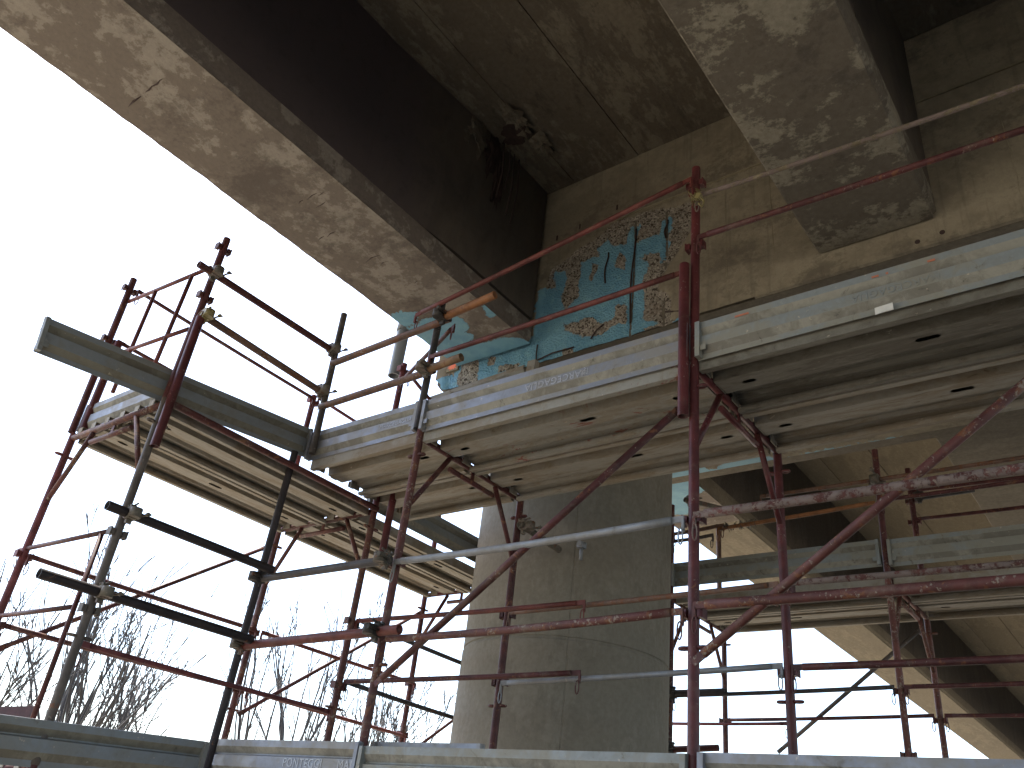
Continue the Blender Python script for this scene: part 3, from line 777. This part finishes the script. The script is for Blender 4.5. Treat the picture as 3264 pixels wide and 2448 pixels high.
def plank(p, ax, cr, L, label, mat='plank', w=.49, group=None, zdrop=.075, holes=True):
    """p: start corner at top surface; ax along, cr across"""
    ax = norm(ax); cr = norm(cr); P = Vector(p); Z = Vector((0, 0, 1))
    t = empty('steel_plank', p, label, 'scaffold plank', group)
    def F3(l, s, z): return P + ax*l + cr*s + Z*z
    b = MB()
    def strip(sa, za, sb, zb_): b.quad(F3(0, sa, za), F3(L, sa, za), F3(L, sb, zb_), F3(0, sb, zb_))
    rs_ = random.Random(int(abs(p[0]*977+p[1]*131+p[2]*17))); slots = [(.17+rs_.uniform(-.03, .02), .075, .028, None), (L-.17+rs_.uniform(-.02, .03), .075, .028, None)] + ([(L*rs_.uniform(.35, .65), .11, .03, None)] if rs_.random() < .6 else []) if L > 1 else [(.15, .085, .03, None)]
    # left web and return flange
    strip(0, 0, 0, -zdrop); strip(0, -zdrop, .035, -zdrop); strip(.035, -zdrop, .035, -zdrop+.02)
    # floor A, rib B (low, with slots), floor C
    a0, a1 = .0, w*.31; b0, b1 = w*.33, w*.60; c0, c1 = w*.64, w
    hs = [(.14+i*.29, .011, .011, (a0+a1)*.5) for i in range(int((L-.2)/.29)+1)] if holes else []
    sheet_holes(b, a0, a1, 0, L, hs, F3)
    strip(a1, 0, b0, -.052); strip(a1, .001, c0+.05, .001)
    sheet_holes(b, b0, b1, -.052, L, [(c, l, q, (b0+b1)/2) for c, l, q, _ in slots], F3)
    strip(b1, -.052, c0, -.012)
    strip(c0, -.012, c0+.05, 0); strip(c0+.05, 0, w*.84, 0); strip(w*.84, 0, w*.86, -.02); strip(w*.86, -.02, w, -.02)
    strip(w, 0, w, -zdrop); strip(w, -zdrop, w-.035, -zdrop); strip(w-.035, -zdrop, w-.035, -zdrop+.02)
    b.build('deck_sheet', M_[mat], t, fix=False)
    rot = Matrix((ax, cr, Z)).transposed()
    for q, sg in ((0, 1), (L, -1)):
        for s in (w*.16, w*.5, w*.84):
            b = MB(); b.box(F3(q+sg*.006, s, -.028), .006, .085, .052, rot)
            b.box(F3(q-sg*.020, s, .002), .05, .05, .005, rot)
            b.box(F3(q-sg*.043, s, -.018), .005, .05, .035, rot)
            b.build('end_hook', M_[mat], t)
    return t

X1, X2, FX1, FX2 = 3.22, 4.27, 6.54, 7.60
YA, YB_, YC = 3.44, 1.60, -.22
G_fr = 'red welded scaffold frames'
# ---- main facade frames (upper lift and lift below)
frame((X1, YB_), (1, 0, 0), 'red scaffold frame under the upper deck with the tall central post', 'red_clean', 2.25, group=G_fr)
frame((X1, YA), (1, 0, 0), 'speckled red scaffold frame left of the column, its transom sloping over the left decks', 'red', 2.25, group=G_fr, post_mats=('red_dirty', 'red'))
frame((X1, YC), (1, 0, 0), 'red scaffold frame just outside the right edge of the view', 'red', 2.25, group=G_fr)
for y, w_ in ((YB_, 'below the central post'), (YA, 'below the speckled frame left of the column')):
    frame((X1, y), (1, 0, 0), 'lower lift red frame ' + w_, 'red_clean' if y == YB_ else 'red_dirty', .25, bottom=GZ+.12, group=G_fr)
# ---- left wing frames
LY0, LY1 = 4.48, 5.57
XL, XN, XM = 2.11, 3.88, 5.66
frame((XL, LY0), (0, 1, 0), 'nearest left frame with rusty brown transom at the open end of the left deck', 'red_dirty', 2.17, w=1.09, group=G_fr, post_mats=('grey', 'red_pink'))
frame((XN, LY0), (0, 1, 0), 'second left frame with thin orange red transom under the left decks', 'red_dirty', 2.17, w=1.09, group=G_fr)
frame((XM, 4.66), (0, 1, 0), 'third left frame half hidden behind the round column', 'red', 2.17, w=.92, group=G_fr)
frame((XL, LY0), (0, 1, 0), 'lower lift frame at the bottom left corner', 'red', .17, w=1.09, bottom=GZ+.12, group=G_fr)
frame((XN, LY0), (0, 1, 0), 'lower lift frame under the second left frame', 'red', .17, w=1.09, bottom=GZ+.12, group=G_fr)
frame((XM, 4.66), (0, 1, 0), 'lower lift frame under the third left frame', 'red', .17, w=.92, bottom=GZ+.12, group=G_fr)
# ---- far facade
frame((FX1, 3.46), (1, 0, 0), 'far scaffold frame tight against the right side of the column', 'red_dirty', 2.22, w=1.06, group=G_fr)
frame((FX1, 1.65), (1, 0, 0), 'far scaffold frame in greyish red at right under the far deck', 'red_old', 2.22, w=1.06, group=G_fr)
frame((FX1, -.18), (1, 0, 0), 'far scaffold frame outside the right edge of the view', 'red_old', 2.22, w=1.06, group=G_fr)
for y in (3.46, 1.65): frame((FX1, y), (1, 0, 0), 'far lower lift frame ' + ('beside the column' if y > 3 else 'at right'), 'red_old', .22, w=1.06, bottom=GZ+.12, group=G_fr)

# ---- guard rail posts above the upper deck
dY = (0, 1, 0); dX = (1, 0, 0)
post(X1, YB_, 2.285, 3.57, 'tall red post at the centre rising in front of the crosshead', 'red_clean', dY, (3.44, 3.0), lean=(0, -.01))
post(X1, YA, 2.285, 2.42, 'short red stub at the foot of the dark grey post', 'red', dY)
post(X1-.02, YA+.02, 2.30, 3.26, 'dark grey post clamped where two rusty tubes cross in front of the blue soffit', 'dark', dY, lean=(0, -.02), r=.0235)
post(XL, LY0, 2.205, 3.45, 'purple red post at upper left carrying two brass coloured couplers', 'red', dX, (3.36, 2.96), lean=(.02, .0))
post(XL-.02, LY1, 2.205, 3.50, 'outermost red post at far upper left', 'red', dX, (3.40, 2.95), lean=(-.0, .03))
post(XN, LY1, 2.205, 3.42, 'faded pink red post behind the gray corner tube', 'red_pink', dX, (3.36,))
post(XN, LY0, 2.205, 3.44, 'thin red post behind the hanging drain pipe', 'red_pink', dX, (3.38,))
post(XM, LY1, 2.205, 3.22, 'red post seen through the gap under the deck beside the column', 'red_pink', dX)
post(X2, YA, 2.285, 2.45, 'short inner spigot beside the column', 'red', dY)
post(FX1, 1.65, 2.255, 3.30, 'red far post with a muddy coupler in front of the tan slab', 'red', dY, lean=(0, -.01))
post(FX2, 1.64, 2.255, 3.59, 'dark red far post behind the muddy coupler post', 'red', dY, (3.27, 3.07, 2.45))
post(FX2, 3.50, 2.255, 3.27, 'brown far post standing over the white gap beside the column', 'brown', dY)
post(FX1, 3.47, 2.255, 3.10, 'far post hidden along the right edge of the column', 'red', dY)
# doubled tubes clamped alongside posts
G_sl = 'loose tubes hung alongside posts'
def sleeve(x, y, z0, z1, label, mat='red_clean', r=.027):
    t = post(x, y, z0, z1, label, mat, r=r, name='doubling_tube', cat='scaffold tube', group=G_sl)
    return t
sleeve(X1-.045, YB_+.035, 1.95, 2.86, 'thick dark red tube hung beside the tall central post')
sleeve(XL+.005, LY0-.055, 1.88, 2.78, 'thick red tube hung on the post above the left deck end')
sleeve(XL+.02, LY1-.06, 2.20, 2.93, 'red tube doubled on the outermost left post')
sleeve(XN+.02, LY0-.15, 1.83, 2.75, 'short bright red tube hanging under the deck at the second left frame')

# ---- decks
G_pl = 'steel deck planks of the scaffold'
PT = 2.29
for i, x in enumerate((3.225, 3.735)):
    w_ = 'outer' if i == 0 else 'inner'
    plank((x, YC+.0235, PT), dY, dX, YB_-YC-.047, w_+' plank of the upper deck right of the central post' + (', dark with orange rust stains' if i == 0 else ', paler with long slots'), 'plank_dirty' if i == 0 else 'plank', group=G_pl)
    plank((x, YB_+.0235, PT), dY, dX, YA-YB_-.047, w_+' plank of the upper deck between the column frame and the central post', 'plank_worn' if i == 0 else 'plank', group=G_pl)
    plank((x, YA+.0235, PT+.005), dY, dX, 1.0, w_+' short plank lapping onto the left deck', 'plank', group=G_pl)
    plank((x, YC+.0235, PT-2), dY, dX, YB_-YC-.047, w_+' plank of the lower deck at right', 'plank', group=G_pl)
    plank((x, YB_+.0235, PT-2), dY, dX, YA-YB_-.047, w_+' plank of the lower deck in the middle', 'plank', group=G_pl)
for j, (y, nm) in enumerate(((4.515, 'inner'), (5.03, 'outer'))):
    plank((XL+.0235, y, 2.21), dX, dY, XN-XL-.047, nm+' plank of the near left deck' + (' with a row of drain holes' if j == 0 else ' along its open side'), 'plank_x', group=G_pl)
    plank((XN+.0235, y+(.14 if j == 0 else 0), 2.21), dX, dY, XM-XN-.047, nm+' plank of the second left deck running behind the column', 'plank_x', w=.35 if j == 0 else .49, group=G_pl)
    plank((XL+.0235, y, .21), dX, dY, XN-XL-.047, nm+' plank of the lower left deck', 'plank_x', group=G_pl)
    plank((XN+.0235, y+(.14 if j == 0 else 0), .21), dX, dY, XM-XN-.047, nm+' plank of the lower second left deck', 'plank_x', w=.35 if j == 0 else .49, group=G_pl)
for i, x in enumerate((6.56, 7.07)):
    w_ = 'near' if i == 0 else 'far'
    plank((x, 1.68, 2.26), dY, dX, 3.46-1.68-.03, w_+' plank of the far deck beside the column', 'plank', group=G_pl)
    plank((x, -.15, 2.26), dY, dX, 1.77, w_+' plank of the far deck at the right edge', 'plank', group=G_pl)

# ---- toe boards
toe((3.185, YB_-.03, 2.258), (0, -1, 0), 1.80, (-1, 0, 0), 'upper toe board right of the central post with white label and red smears', 'toe_old', text=[('MARCEGAGLIA', .93, .052, True)])
toe((3.185, YA-.03, 2.268), (0, -1, 0), YA-YB_-.04, (-1, 0, 0), 'upper toe board left of the central post with upside down embossed lettering', 'toe', text=[('MARCEGAGLIA', 1.00, .060, True)])
toe((3.20, 4.50, 2.285), (0, -1, 0), 1.03, (-1, 0, 0), 'short upper toe board between the gray corner tube and the dark post', 'toe', text=[('MARCEGAGLIA', .84, .040, False)])
toe((4.30, 4.58, 3.165), (0, -1, .04), 1.0, (-1, 0, 0), 'rust stained toe board propped behind the upper deck against the crosshead', 'plank', end=(False, False), group=None)
# long loose board lying along the left wing
d_ = Vector((3.20-1.36, 0, .195)); Ld = d_.length
toe((1.36, 4.535, 2.13), d_, Ld+.03, (0, -1, 0), 'long dark loose toe board sticking out past the left posts', 'toe_dark', group='toe boards along the decks', axv=Vector((0, 0, 1)).cross(Vector((0, 0, 1))) if False else Vector((-d_.z, 0, d_.x)))
toe((XL+.02, LY1-.02, 2.215), (0, -1, 0), 1.0, (-1, 0, 0), 'bluish toe board across the open end of the left deck', 'toe')
toe((XN+.02, 4.60, 2.24), (1, 0, 0), 1.62, (0, -1, 0), 'grey green toe board above the second left deck ending behind the column', 'toe_old', text=[('PONTEGGI', .66, .05, False)])
toe((1.20, LY0-.035, .127), (1, 0, .0625), 1.80, (0, -1, 0), 'dark stained toe board at the bottom left corner', 'toe_dark')
toe((3.19, 4.68, .285), (0, -1, 0), 1.26, (-1, 0, 0), 'bluish toe board at the bottom with PONTEGGI embossed', 'toe', text=[('PONTEGGI', .84, .062, False), ('MAR', 1.18, .062, False)])
toe((3.28, 3.42, .300), (0, -1, 0), .72, (-1, 0, 0), 'end of a bluish toe board lapping behind the bottom board', 'toe')
toe((3.19, YA-.03, .265), (0, -1, 0), YA-YB_-.04, (-1, 0, 0), 'bottom toe board in front of the column with flaked whitish patch', 'toe_old')
toe((3.19, YB_-.04, .27), (0, -1, 0), 1.8, (-1, 0, 0), 'bottom toe board at right with a shiny end bracket', 'toe')
toe((FX1-.03, 3.44, 2.32), (0, -1, 0), 1.76, (-1, 0, 0), 'far toe board beside the column with white sky showing beneath', 'toe_old')
toe((FX1-.03, 1.62, 2.31), (0, -1, 0), 1.8, (-1, 0, 0), 'far toe board at the right edge with yellow flakes', 'toe_old')
tl = [o for o in bpy.data.objects if o.get('label', '').startswith('upper toe board left of')][0]
b = MB(); c = Vector((3.179, 2.225, 2.363))
for a in range(5):
    th = 2*pi*a/5+.3; dv = Vector((0, cos(th), sin(th))); sv_ = Vector((0, -sin(th), cos(th)))
    b.path([c+dv*.008-sv_*.004, c+dv*.018+sv_*.010, c+dv*.026-sv_*.002], .0022, 5)
b.path([c+Vector((0, .008*cos(q*pi/4), .008*sin(q*pi/4))) for q in range(8)], .0022, 5, closed=True)
b.build('embossed_logo', M_['emboss'], tl)
# label and smears on the toe board right of the central post
tb = [o for o in bpy.data.objects if o.get('label', '').startswith('upper toe board right of')][0]
b = MB(); b.poly([(3.1815, y, z) for y, z in ((.73, 2.277), (.655, 2.281), (.655, 2.248), (.70, 2.244), (.73, 2.240))]); b.box((3.184, .69, 2.26), .003, .07, .03); b.build('paper_label', M_['label'], tb)
b = MB()
for y, L_ in ((1.33, .07), (.48, .03), (.71, .03), (.66, .01)):
    b.box((3.1775, y, 2.438-.0), .002, L_, .010); 
b.build('paint_smear', M_['redpaint'], tb)

# ---- guard rails of the main facade
GR = 'guard rails of the scaffold'
rail((3.17, 1.60, 3.45), (3.15, 3.62, 3.18), 'red rail falling from the central post top across the crosshead to a bent hook', 'red_rail', group=GR, hooks=(True, True))
rail((3.17, 1.64, 2.81), (3.17, 3.43, 2.80), 'rusty red rail across the blue painted area', 'red_rail', group=GR)
rail((3.17, 1.56, 3.305), (3.17, -.35, 3.21), 'pale mortar coated rail wired to the top of the central post', 'pale', group=GR, hooks=(True, False), r=.013, droop=.012)
rail((3.17, 1.55, 3.01), (3.17, -.35, 2.965), 'red rail running right below the pale one', 'red', group=GR, hooks=(True, False))
b = MB(); rr = random.Random(11)
wr = empty('wire_tie', (3.17, 1.56, 3.30), 'twisted yellow wire tie near the top of the central post', 'wire')
for i in range(7):
    c = Vector((3.165, 1.57, 3.30)); pts = [c + Vector((rr.uniform(-.03, .03), rr.uniform(-.04, .03), rr.uniform(-.05, .04))) for _ in range(5)]
    b.path(pts, .0035, 5)
b.build('wire', M_['brass'], wr)
b = MB(); b.box((3.16, 1.545, 3.285), .03, .03, .035, Matrix.Rotation(.5, 3, 'X')); b.path([(3.15, 1.53, 3.27), (3.15, 1.51, 3.23), (3.15, 1.52, 3.19), (3.15, 1.54, 3.23)], .006, 6); b.build('clip', M_['brass'], wr)
GT = 'loose tubes coupled across the posts'
tube((3.155, 4.42, 3.02), (3.155, 3.30, 3.05), 'brown tube from the gray corner tube to the dark post crossing the drain pipe', 'brown', group=GT)
tube((3.12, 3.36, 3.04), (3.12, 2.90, 3.075), 'open ended orange rusty tube pointing right under the blue soffit', 'orange', .0265, group=GT, cps=((.08, (0, 0, 1), 'couplerdark'),))
tube((3.15, 4.42, 2.66), (3.14, 3.34, 2.66), 'rusty brown lower tube from the gray corner tube to the dark post', 'brown', group=GT)
tube((3.12, 3.42, 2.66), (3.12, 3.10, 2.675), 'short tan tube end below the blue soffit', 'tan', .026, group=GT, cps=((.1, (0, 0, 1), 'coupler'),))
tube((3.165, 4.40, 2.30), (3.165, 4.44, 3.47), 'weathered gray corner tube standing free at the deck corner', 'grey', group=GT)
tube((3.12, 4.58, .12), (3.09, 4.49, 2.30), 'blackened tube rising from the bottom toe board to the deck corner', 'black', group=GT)
tube((3.10, 4.55, 1.42), (3.13, 3.40, 1.43), 'dark gray painted tube from the black tube to the speckled post', 'dark', group=GT, cps=((.97, (0, 0, 1), 'coupler'), (.03, (0, 0, 1), 'couplerdark')))
tube((3.10, 4.54, 1.005), (3.12, 3.22, 1.03), 'orange red tube from the black tube past the speckled post with open end', 'red_rail', .026, group=GT, cps=((.87, (0, 0, 1), 'couplerdark'), (.02, (0, 0, 1), 'coupler')))
GR2 = 'guard rails of the lift below'
rail((3.17, 3.40, 1.43), (3.17, 1.63, 1.43), 'galvanised rail crossing in front of the column', 'galv_tube', .019, group=GR2, droop=.012)
rail((3.17, 3.40, 1.00), (3.17, 1.63, 1.02), 'splashed red rail crossing in front of the column joint', 'red_dirty', .019, group=GR2, droop=.012)
rail((3.17, 1.57, 1.44), (3.17, -.2, 1.43), 'mortar crusted thick rail running right from the central post', 'crust', .0205, group=GR2, hooks=(True, False))
rail((3.17, 1.57, 1.04), (3.17, -.2, 1.035), 'red thick rail running right from the central post at deck height of the far scaffold', 'red_dirty', .021, group=GR2, hooks=(True, False))
GB = 'diagonal braces'
brace((3.18, 3.38, .78), (3.18, 1.63, 2.02), 'long red diagonal climbing right across the column to the central post', 'red', .019, group=GB)
brace((3.18, 1.57, .82), (3.18, -.22, 2.10), 'mortar spotted red diagonal climbing right from the central post', 'red_dirty', .019, group=GB)
# inner side rails
rail((3.90, 4.45, 1.37), (4.19, 2.80, 1.45), 'thin two piece red rail from the second left post across the column', 'red_rail', .016, group=GR2)
rail((3.90, 4.45, .97), (4.19, 2.80, 1.04), 'lower thin red rail from the second left post with hanging hook', 'red', .016, group=GR2)
rail((4.25, 3.41, 1.45), (4.25, 1.63, 1.47), 'grimy brown rail behind the splashed rail on the column side', 'brown', .016, group=GR2)
rail((4.25, 3.41, 1.01), (4.25, 1.63, 1.05), 'thin galvanised rail low across the column', 'galv_tube', .016, group=GR2)
rail((4.25, 1.57, 1.47), (4.25, -.2, 1.46), 'grimy crusted rail running right from the inner central post', 'crust', .017, group=GR2, hooks=(True, False))
rail((4.25, 1.57, 1.04), (4.25, -.2, 1.05), 'dark red rail low at right with bent hooked end', 'red', .018, group=GR2, hooks=(True, False))
b = MB(); b.box((4.30, 3.50, 3.27), .05, .075, .30, Matrix.Rotation(.05, 3, 'X'))
tag(b.build('timber_block', M_['plank'], loc=(4.3, 3.5, 3.2)), 'small grey block standing between deck board and blue crosshead face', 'block')
# tie through to the column
t = tube((4.20, 3.37, 2.035), (4.72, 3.40, 2.035), 'short tube tying the inner post to the column, open end towards the viewer', 'coupler', R, group=None, cps=((.10, (0, 0, 1), 'coupler'),))
b = MB(); b.tube((4.745, 3.20, 2.06), (4.66, 3.19, 2.04), .018, n=8, hollow=False); b.tube((4.70, 3.195, 2.02), (4.70, 3.195, 1.93), .012, n=8, hollow=False)
b.box((4.70, 3.195, 2.03), .05, .05, .03)
tag(b.build('anchor_bolt', M_['galv_tube'], loc=(4.7, 3.2, 2)), 'galvanised anchor bolt fixed in the column below the red diagonal', 'bolt')

# ---- left wing rails, tubes, end gates
tube((1.98, 4.42, 3.11), (3.14, 4.42, 3.12), 'thick red tube at top left from the near left post to the gray corner tube', 'red', group=GT, cps=((.10, (0, 0, 1), 'coupler'), (.985, (0, 0, 1), 'coupler')))
tube((2.10, 4.42, 2.80), (3.15, 4.42, 2.77), 'grey brown tube under the thick red one, with brass couplers at its left end', 'brown', group=GT, cps=((.03, (0, 0, 1), 'brass'), (.97, (0, 0, 1), 'coupler')))
tube((1.97, 4.41, 1.46), (3.10, 4.41, 1.465), 'dark tube from the muddy coupler on the left post to the black tube, upper one', 'black', .0265, group=GT, cps=((.125, (0, 0, 1), 'coupler'),))
tube((1.77, 4.41, 1.02), (3.08, 4.41, 1.03), 'long blackish tube jutting left past the muddy coupler, lower one', 'black', .027, group=GT, cps=((.26, (0, 0, 1), 'coupler'),))
rail((2.12, 5.50, 3.37), (3.84, 5.52, 3.36), 'thin dark red outer rail at top left', 'red', .015, group=GR)
rail((2.12, 5.50, 2.93), (3.84, 5.52, 2.93), 'thin red outer rail hidden behind the long loose board', 'red', .015, group=GR)
rail((3.92, 5.55, 3.41), (5.62, 5.55, 3.37), 'thin red outer rail running right from behind the gray corner tube', 'red_pink', .015, group=GR)
rail((3.90, 4.43, 3.35), (4.62, 4.66, 3.35), 'thin red inner rail running right below the drain pipe', 'red_pink', .015, group=GR, hooks=(True, False))
rail((3.86, 4.44, 3.27), (3.5, 3.6, 3.30), 'short red rail joining the thin post to the dark post', 'red', .016, group=GR)
rail((2.12, 5.50, 1.35), (3.86, 5.50, 1.36), 'outer rail of the near left bay crossing the trees, upper one', 'red', .016, group=GR2)
rail((2.12, 5.50, .93), (3.86, 5.50, .94), 'outer rail of the near left bay crossing the trees, lower one', 'red', .016, group=GR2)
rail((3.92, 5.50, 1.36), (5.62, 5.50, 1.36), 'outer rail of the second left bay, upper one', 'red_rail', .015, group=GR2)
rail((3.92, 5.50, .94), (5.62, 5.50, .92), 'outer rail of the second left bay, lower one', 'red_rail', .015, group=GR2)
rail((3.92, 4.45, 1.38), (5.10, 4.47, 1.36), 'dark inner rail from the second left post into the column side, upper one', 'dark', .016, group=GR2, hooks=(True, False))
rail((3.92, 4.45, .97), (5.10, 4.47, .96), 'dark inner rail from the second left post into the column side, lower one', 'dark', .016, group=GR2, hooks=(True, False))
rail((2.14, 4.50, .775), (3.86, 4.50, .775), 'faded thin inner rail just above the bottom left toe board', 'red_pink', .014, group=GR2)
rail((XL-.03, 5.50, .775), (XL-1.7, 5.5, .785), 'thin rail leaving the picture at the left edge', 'red', .015, group=GR2)
brace((2.16, 5.52, .80), (3.78, 5.52, 1.99), 'dark diagonal crossing behind both black tubes in front of the trees', 'red', .015, group=GB)
brace((3.92, 5.52, .78), (5.56, 5.52, 1.97), 'dark diagonal in the second left bay in front of the trees', 'red', .015, group=GB)
brace((5.72, 5.52, .80), (7.4, 5.52, 2.0), 'small red diagonal meeting the left edge of the column', 'red_rail', .014, group=GB)
def gate(pts, label, mat='red_pink', r=.014):
    t = empty('end_guard', pts[0][0], label, 'end guard', 'red end guards of the left wing')
    for i, (a, c) in enumerate(pts):
        b = MB(); b.tube(a, c, r, n=10, hollow=False); b.build('rail' if i < 2 else 'upright', M_[mat], t)
    return t
gate([((XL, 4.52, 3.21), (XL, 5.58, 3.30)), ((XL, 4.52, 2.72), (XL, 5.60, 2.81)), ((XL, 4.74, 3.22), (XL, 4.80, 2.44)), ((XL, 5.20, 3.26), (XL, 5.24, 2.44))], 'red ladder shaped end guard across the top left end of the deck', 'red_rail')
g_ = gate([((XL, 4.56, 1.385), (XL, 5.66, 1.405)), ((XL, 4.67, .97), (XL, 5.64, .985)), ((XL, 4.655, 1.38), (XL, 4.655, .30)), ((XL, 5.58, 1.38), (XL, 5.58, .30))], 'red end guard at the lower left edge of the picture', 'red')
b = MB(); b.bx(XL-.004, XL+.004, 4.66, 5.6, .30, .465); b.build('kick_plate', M_['plum'], g_)
b = MB(); b.tube((XL+.02, 4.43, 2.17), (XN-.02, 4.43, 2.17), .022, n=14)
tag(b.build('edge_ledger', M_['red'], loc=(3, 4.43, 2.17)), 'red ledger along the inner underside of the near left deck', 'scaffold tube')

# ---- far facade rails
GF = 'rails and tubes of the far scaffold'
rail((6.50, 3.42, 2.80), (6.50, 2.95, 2.82), 'short grey rail crossing the white gap by the column', 'brown', .018, group=GF)
rail((6.50, 3.00, 2.79), (6.50, 1.68, 2.83), 'orange rusty rail tangled with wire behind the far deck board', 'orange', .018, group=GF)
rail((6.50, 3.43, 2.73), (6.50, 3.05, 2.74), 'lower short grey rail crossing the white gap', 'grey', .016, group=GF)
rail((6.50, 2.60, 3.03), (6.50, .2, 3.015), 'muddy rail passing the coupler on the far post', 'brown', .017, group=GF)
rail((6.50, 1.62, 2.84), (6.50, -.2, 2.84), 'dark rail at right below the muddy one', 'red', .016, group=GF, hooks=(True, False))
rail((7.56, 1.62, 3.35), (7.56, -.2, 3.32), 'dark red far rail at the right edge, highest', 'red', .016, group=GF)
tube((7.54, 1.60, 3.27), (7.54, 1.12, 3.275), 'short dark open tube clamped to the dark far post', 'dark', .026, group=GF, cps=((.08, (0, 0, 1), 'couplerdark'),))
rail((7.56, 1.62, 3.08), (7.56, -.2, 3.06), 'dark red far rail at the right edge, second from top', 'red', .016, group=GF)
tube((6.50, 3.44, 1.42), (6.50, 2.95, 1.425), 'thick dark tube stub right of the column, upper one', 'dark', .0265, group=GF, cps=((.04, (0, 0, 1), 'couplerdark'),))
tube((6.50, 3.44, .99), (6.50, 3.02, 1.01), 'thick reddish tube stub right of the column, lower one', 'red', .0255, group=GF, cps=((.04, (0, 0, 1), 'couplerdark'),))
rail((6.50, 3.40, 1.40), (6.50, 1.69, 1.43), 'thin far rail against the sky between the column and the gray far post', 'dark', .016, group=GF)
rail((6.50, 1.61, 1.43), (6.50, -.2, 1.45), 'thin far rail in front of the far girder at right', 'red', .016, group=GF, hooks=(True, False))
rail((7.56, 3.44, 1.41), (7.56, 1.69, 1.44), 'lower thin far rail against the sky, right of the column', 'red', .015, group=GF)
rail((7.56, 4.10, 1.38), (7.56, 2.87, 1.38), 'faded thin far rail ending at the inner central post', 'red_pink', .014, group=GF)
rail((7.56, 1.60, 1.44), (7.56, -.2, 1.45), 'lowest thin far rail at right over the far girder', 'red', .015, group=GF, hooks=(True, False))
brace((7.58, 2.96, 1.16), (7.58, 1.70, 2.13), 'pale grey diagonal rising right against the sky', 'grey', .017, group=GB)
tube((6.46, 3.30, 3.10), (6.90, 3.05, 3.12), 'short open tube sticking out at the column edge in front of blue paint', 'coupler', .024, group=GF, cps=((.1, (0, 0, 1), 'coupler'),))
coupler(bpy.data.objects['guardrail_post.009'] if 'guardrail_post.009' in bpy.data.objects else None, (FX1, 1.65, 3.02), (0, 0, 1), (0, 1, 0), 'coupler', 1.2)
# tangled wire on the orange rail
wt = empty('wire_tangle', (6.5, 2.8, 2.8), 'tangled tie wire wrapped on the orange far rail', 'wire')
b = MB(); rr = random.Random(21)
for i in range(16):
    c = Vector((6.5, 2.95-.32*rr.random(), 2.80))
    b.path([c + Vector((rr.uniform(-.03, .03), rr.uniform(-.03, .03), rr.uniform(-.04, .04))) for _ in range(5)], .003, 4)
b.build('wire', M_['wire'], wt)

# ================================================================== TREES
def tree(x, y, h, seed, label, stems=1, spread=.35, tr=.06):
    rr = random.Random(seed)
    t = empty('bare_tree', (x, y, GZ), label, 'tree', 'bare leafless trees behind the scaffold')
    tk = MB(); br = MB()
    def grow(p, d, L, r, lev, b):
        n = max(3, int(L/.35)); pts = [Vector(p)]; rs = [r]; q = Vector(p); dd = Vector(d)
        for i in range(n):
            dd = (dd + Vector((rr.gauss(0, .09), rr.gauss(0, .09), .05 + rr.gauss(0, .03)))).normalized()
            q = q + dd*(L/n); pts.append(q.copy()); rs.append(max(.0075, r*(1-.86*(i+1)/n)))
        b.path(pts, rs, 6 if lev == 0 else 4)
        if lev >= 3 or L < .3: return
        k = {0: 8, 1: 3, 2: 2}[lev]
        for i in range(k):
            f = rr.uniform(.12 if lev == 0 else .3, .95); idx = int(f*n); a = pts[idx]
            dirn = (pts[min(idx+1, n)]-pts[max(idx-1, 0)]).normalized()
            side = Vector((rr.gauss(0, 1), rr.gauss(0, 1), rr.gauss(0, .25))).normalized()
            nd = (dirn + side*(rr.uniform(.22, .42) if lev == 0 else rr.uniform(.35, .7))).normalized()
            LL = L*((1-f)*.75+.12) if lev == 0 else L*rr.uniform(.22, .42)
            grow(a, nd, LL, rs[idx]*rr.uniform(.5, .8), lev+1, br)
    for s in range(stems):
        a = rr.uniform(0, 2*pi); d = Vector((cos(a)*spread*rr.random(), sin(a)*spread*rr.random(), 1)).normalized()
        grow((x+.15*cos(a), y+.15*sin(a), GZ-.1), d, h*rr.uniform(.75, 1), tr*rr.uniform(.7, 1), 0, tk)
    tk.build('trunk', M_['bark'], t, fix=False); br.build('branches', M_['twig'], t, fix=False)
def pol(az, d): return d*cos(radians(az)), d*sin(radians(az))
for az, d, h, sd_, st, sp, tr, lb in (
    (70.9, 15, 5.2, 1, 2, .3, .06, 'bare tree at the very left edge behind the lower rails'),
    (66.6, 15, 6.0, 2, 3, .55, .075, 'dense bare multi stem tree behind the lower left post'),
    (61.9, 16, 6.6, 3, 3, .5, .075, 'tallest bare multi stem tree in the middle of the left bay'),
    (63.6, 18, 5.3, 31, 1, .1, .05, 'slim forked sapling left of the tallest bare tree'),
    (58.9, 16, 5.5, 4, 2, .15, .05, 'slim bare tree leaning right near the black tube'),
    (52.2, 17, 6.5, 5, 3, .25, .065, 'forked bare tree seen through the second left bay'),
    (48.8, 18, 6.2, 6, 2, .3, .055, 'bare tree behind the speckled red post'),
    (46.0, 17, 6.0, 7, 2, .3, .055, 'bare tree beside the left edge of the column'),
    (43.5, 18, 5.4, 8, 2, .3, .05, 'bare tree half hidden by the column')):
    x, y = pol(az, d); tree(x, y, h, sd_, lb, st, sp, tr)
for az, h, sd_ in ((17.6, 6.4, 12), (16.2, 6.3, 14)):
    x, y = pol(az, 28); tree(x, y, h, sd_, 'distant bare treetop over the bottom board at right' + (', left one' if sd_ == 12 else ', right one'), 1, .3, .05)
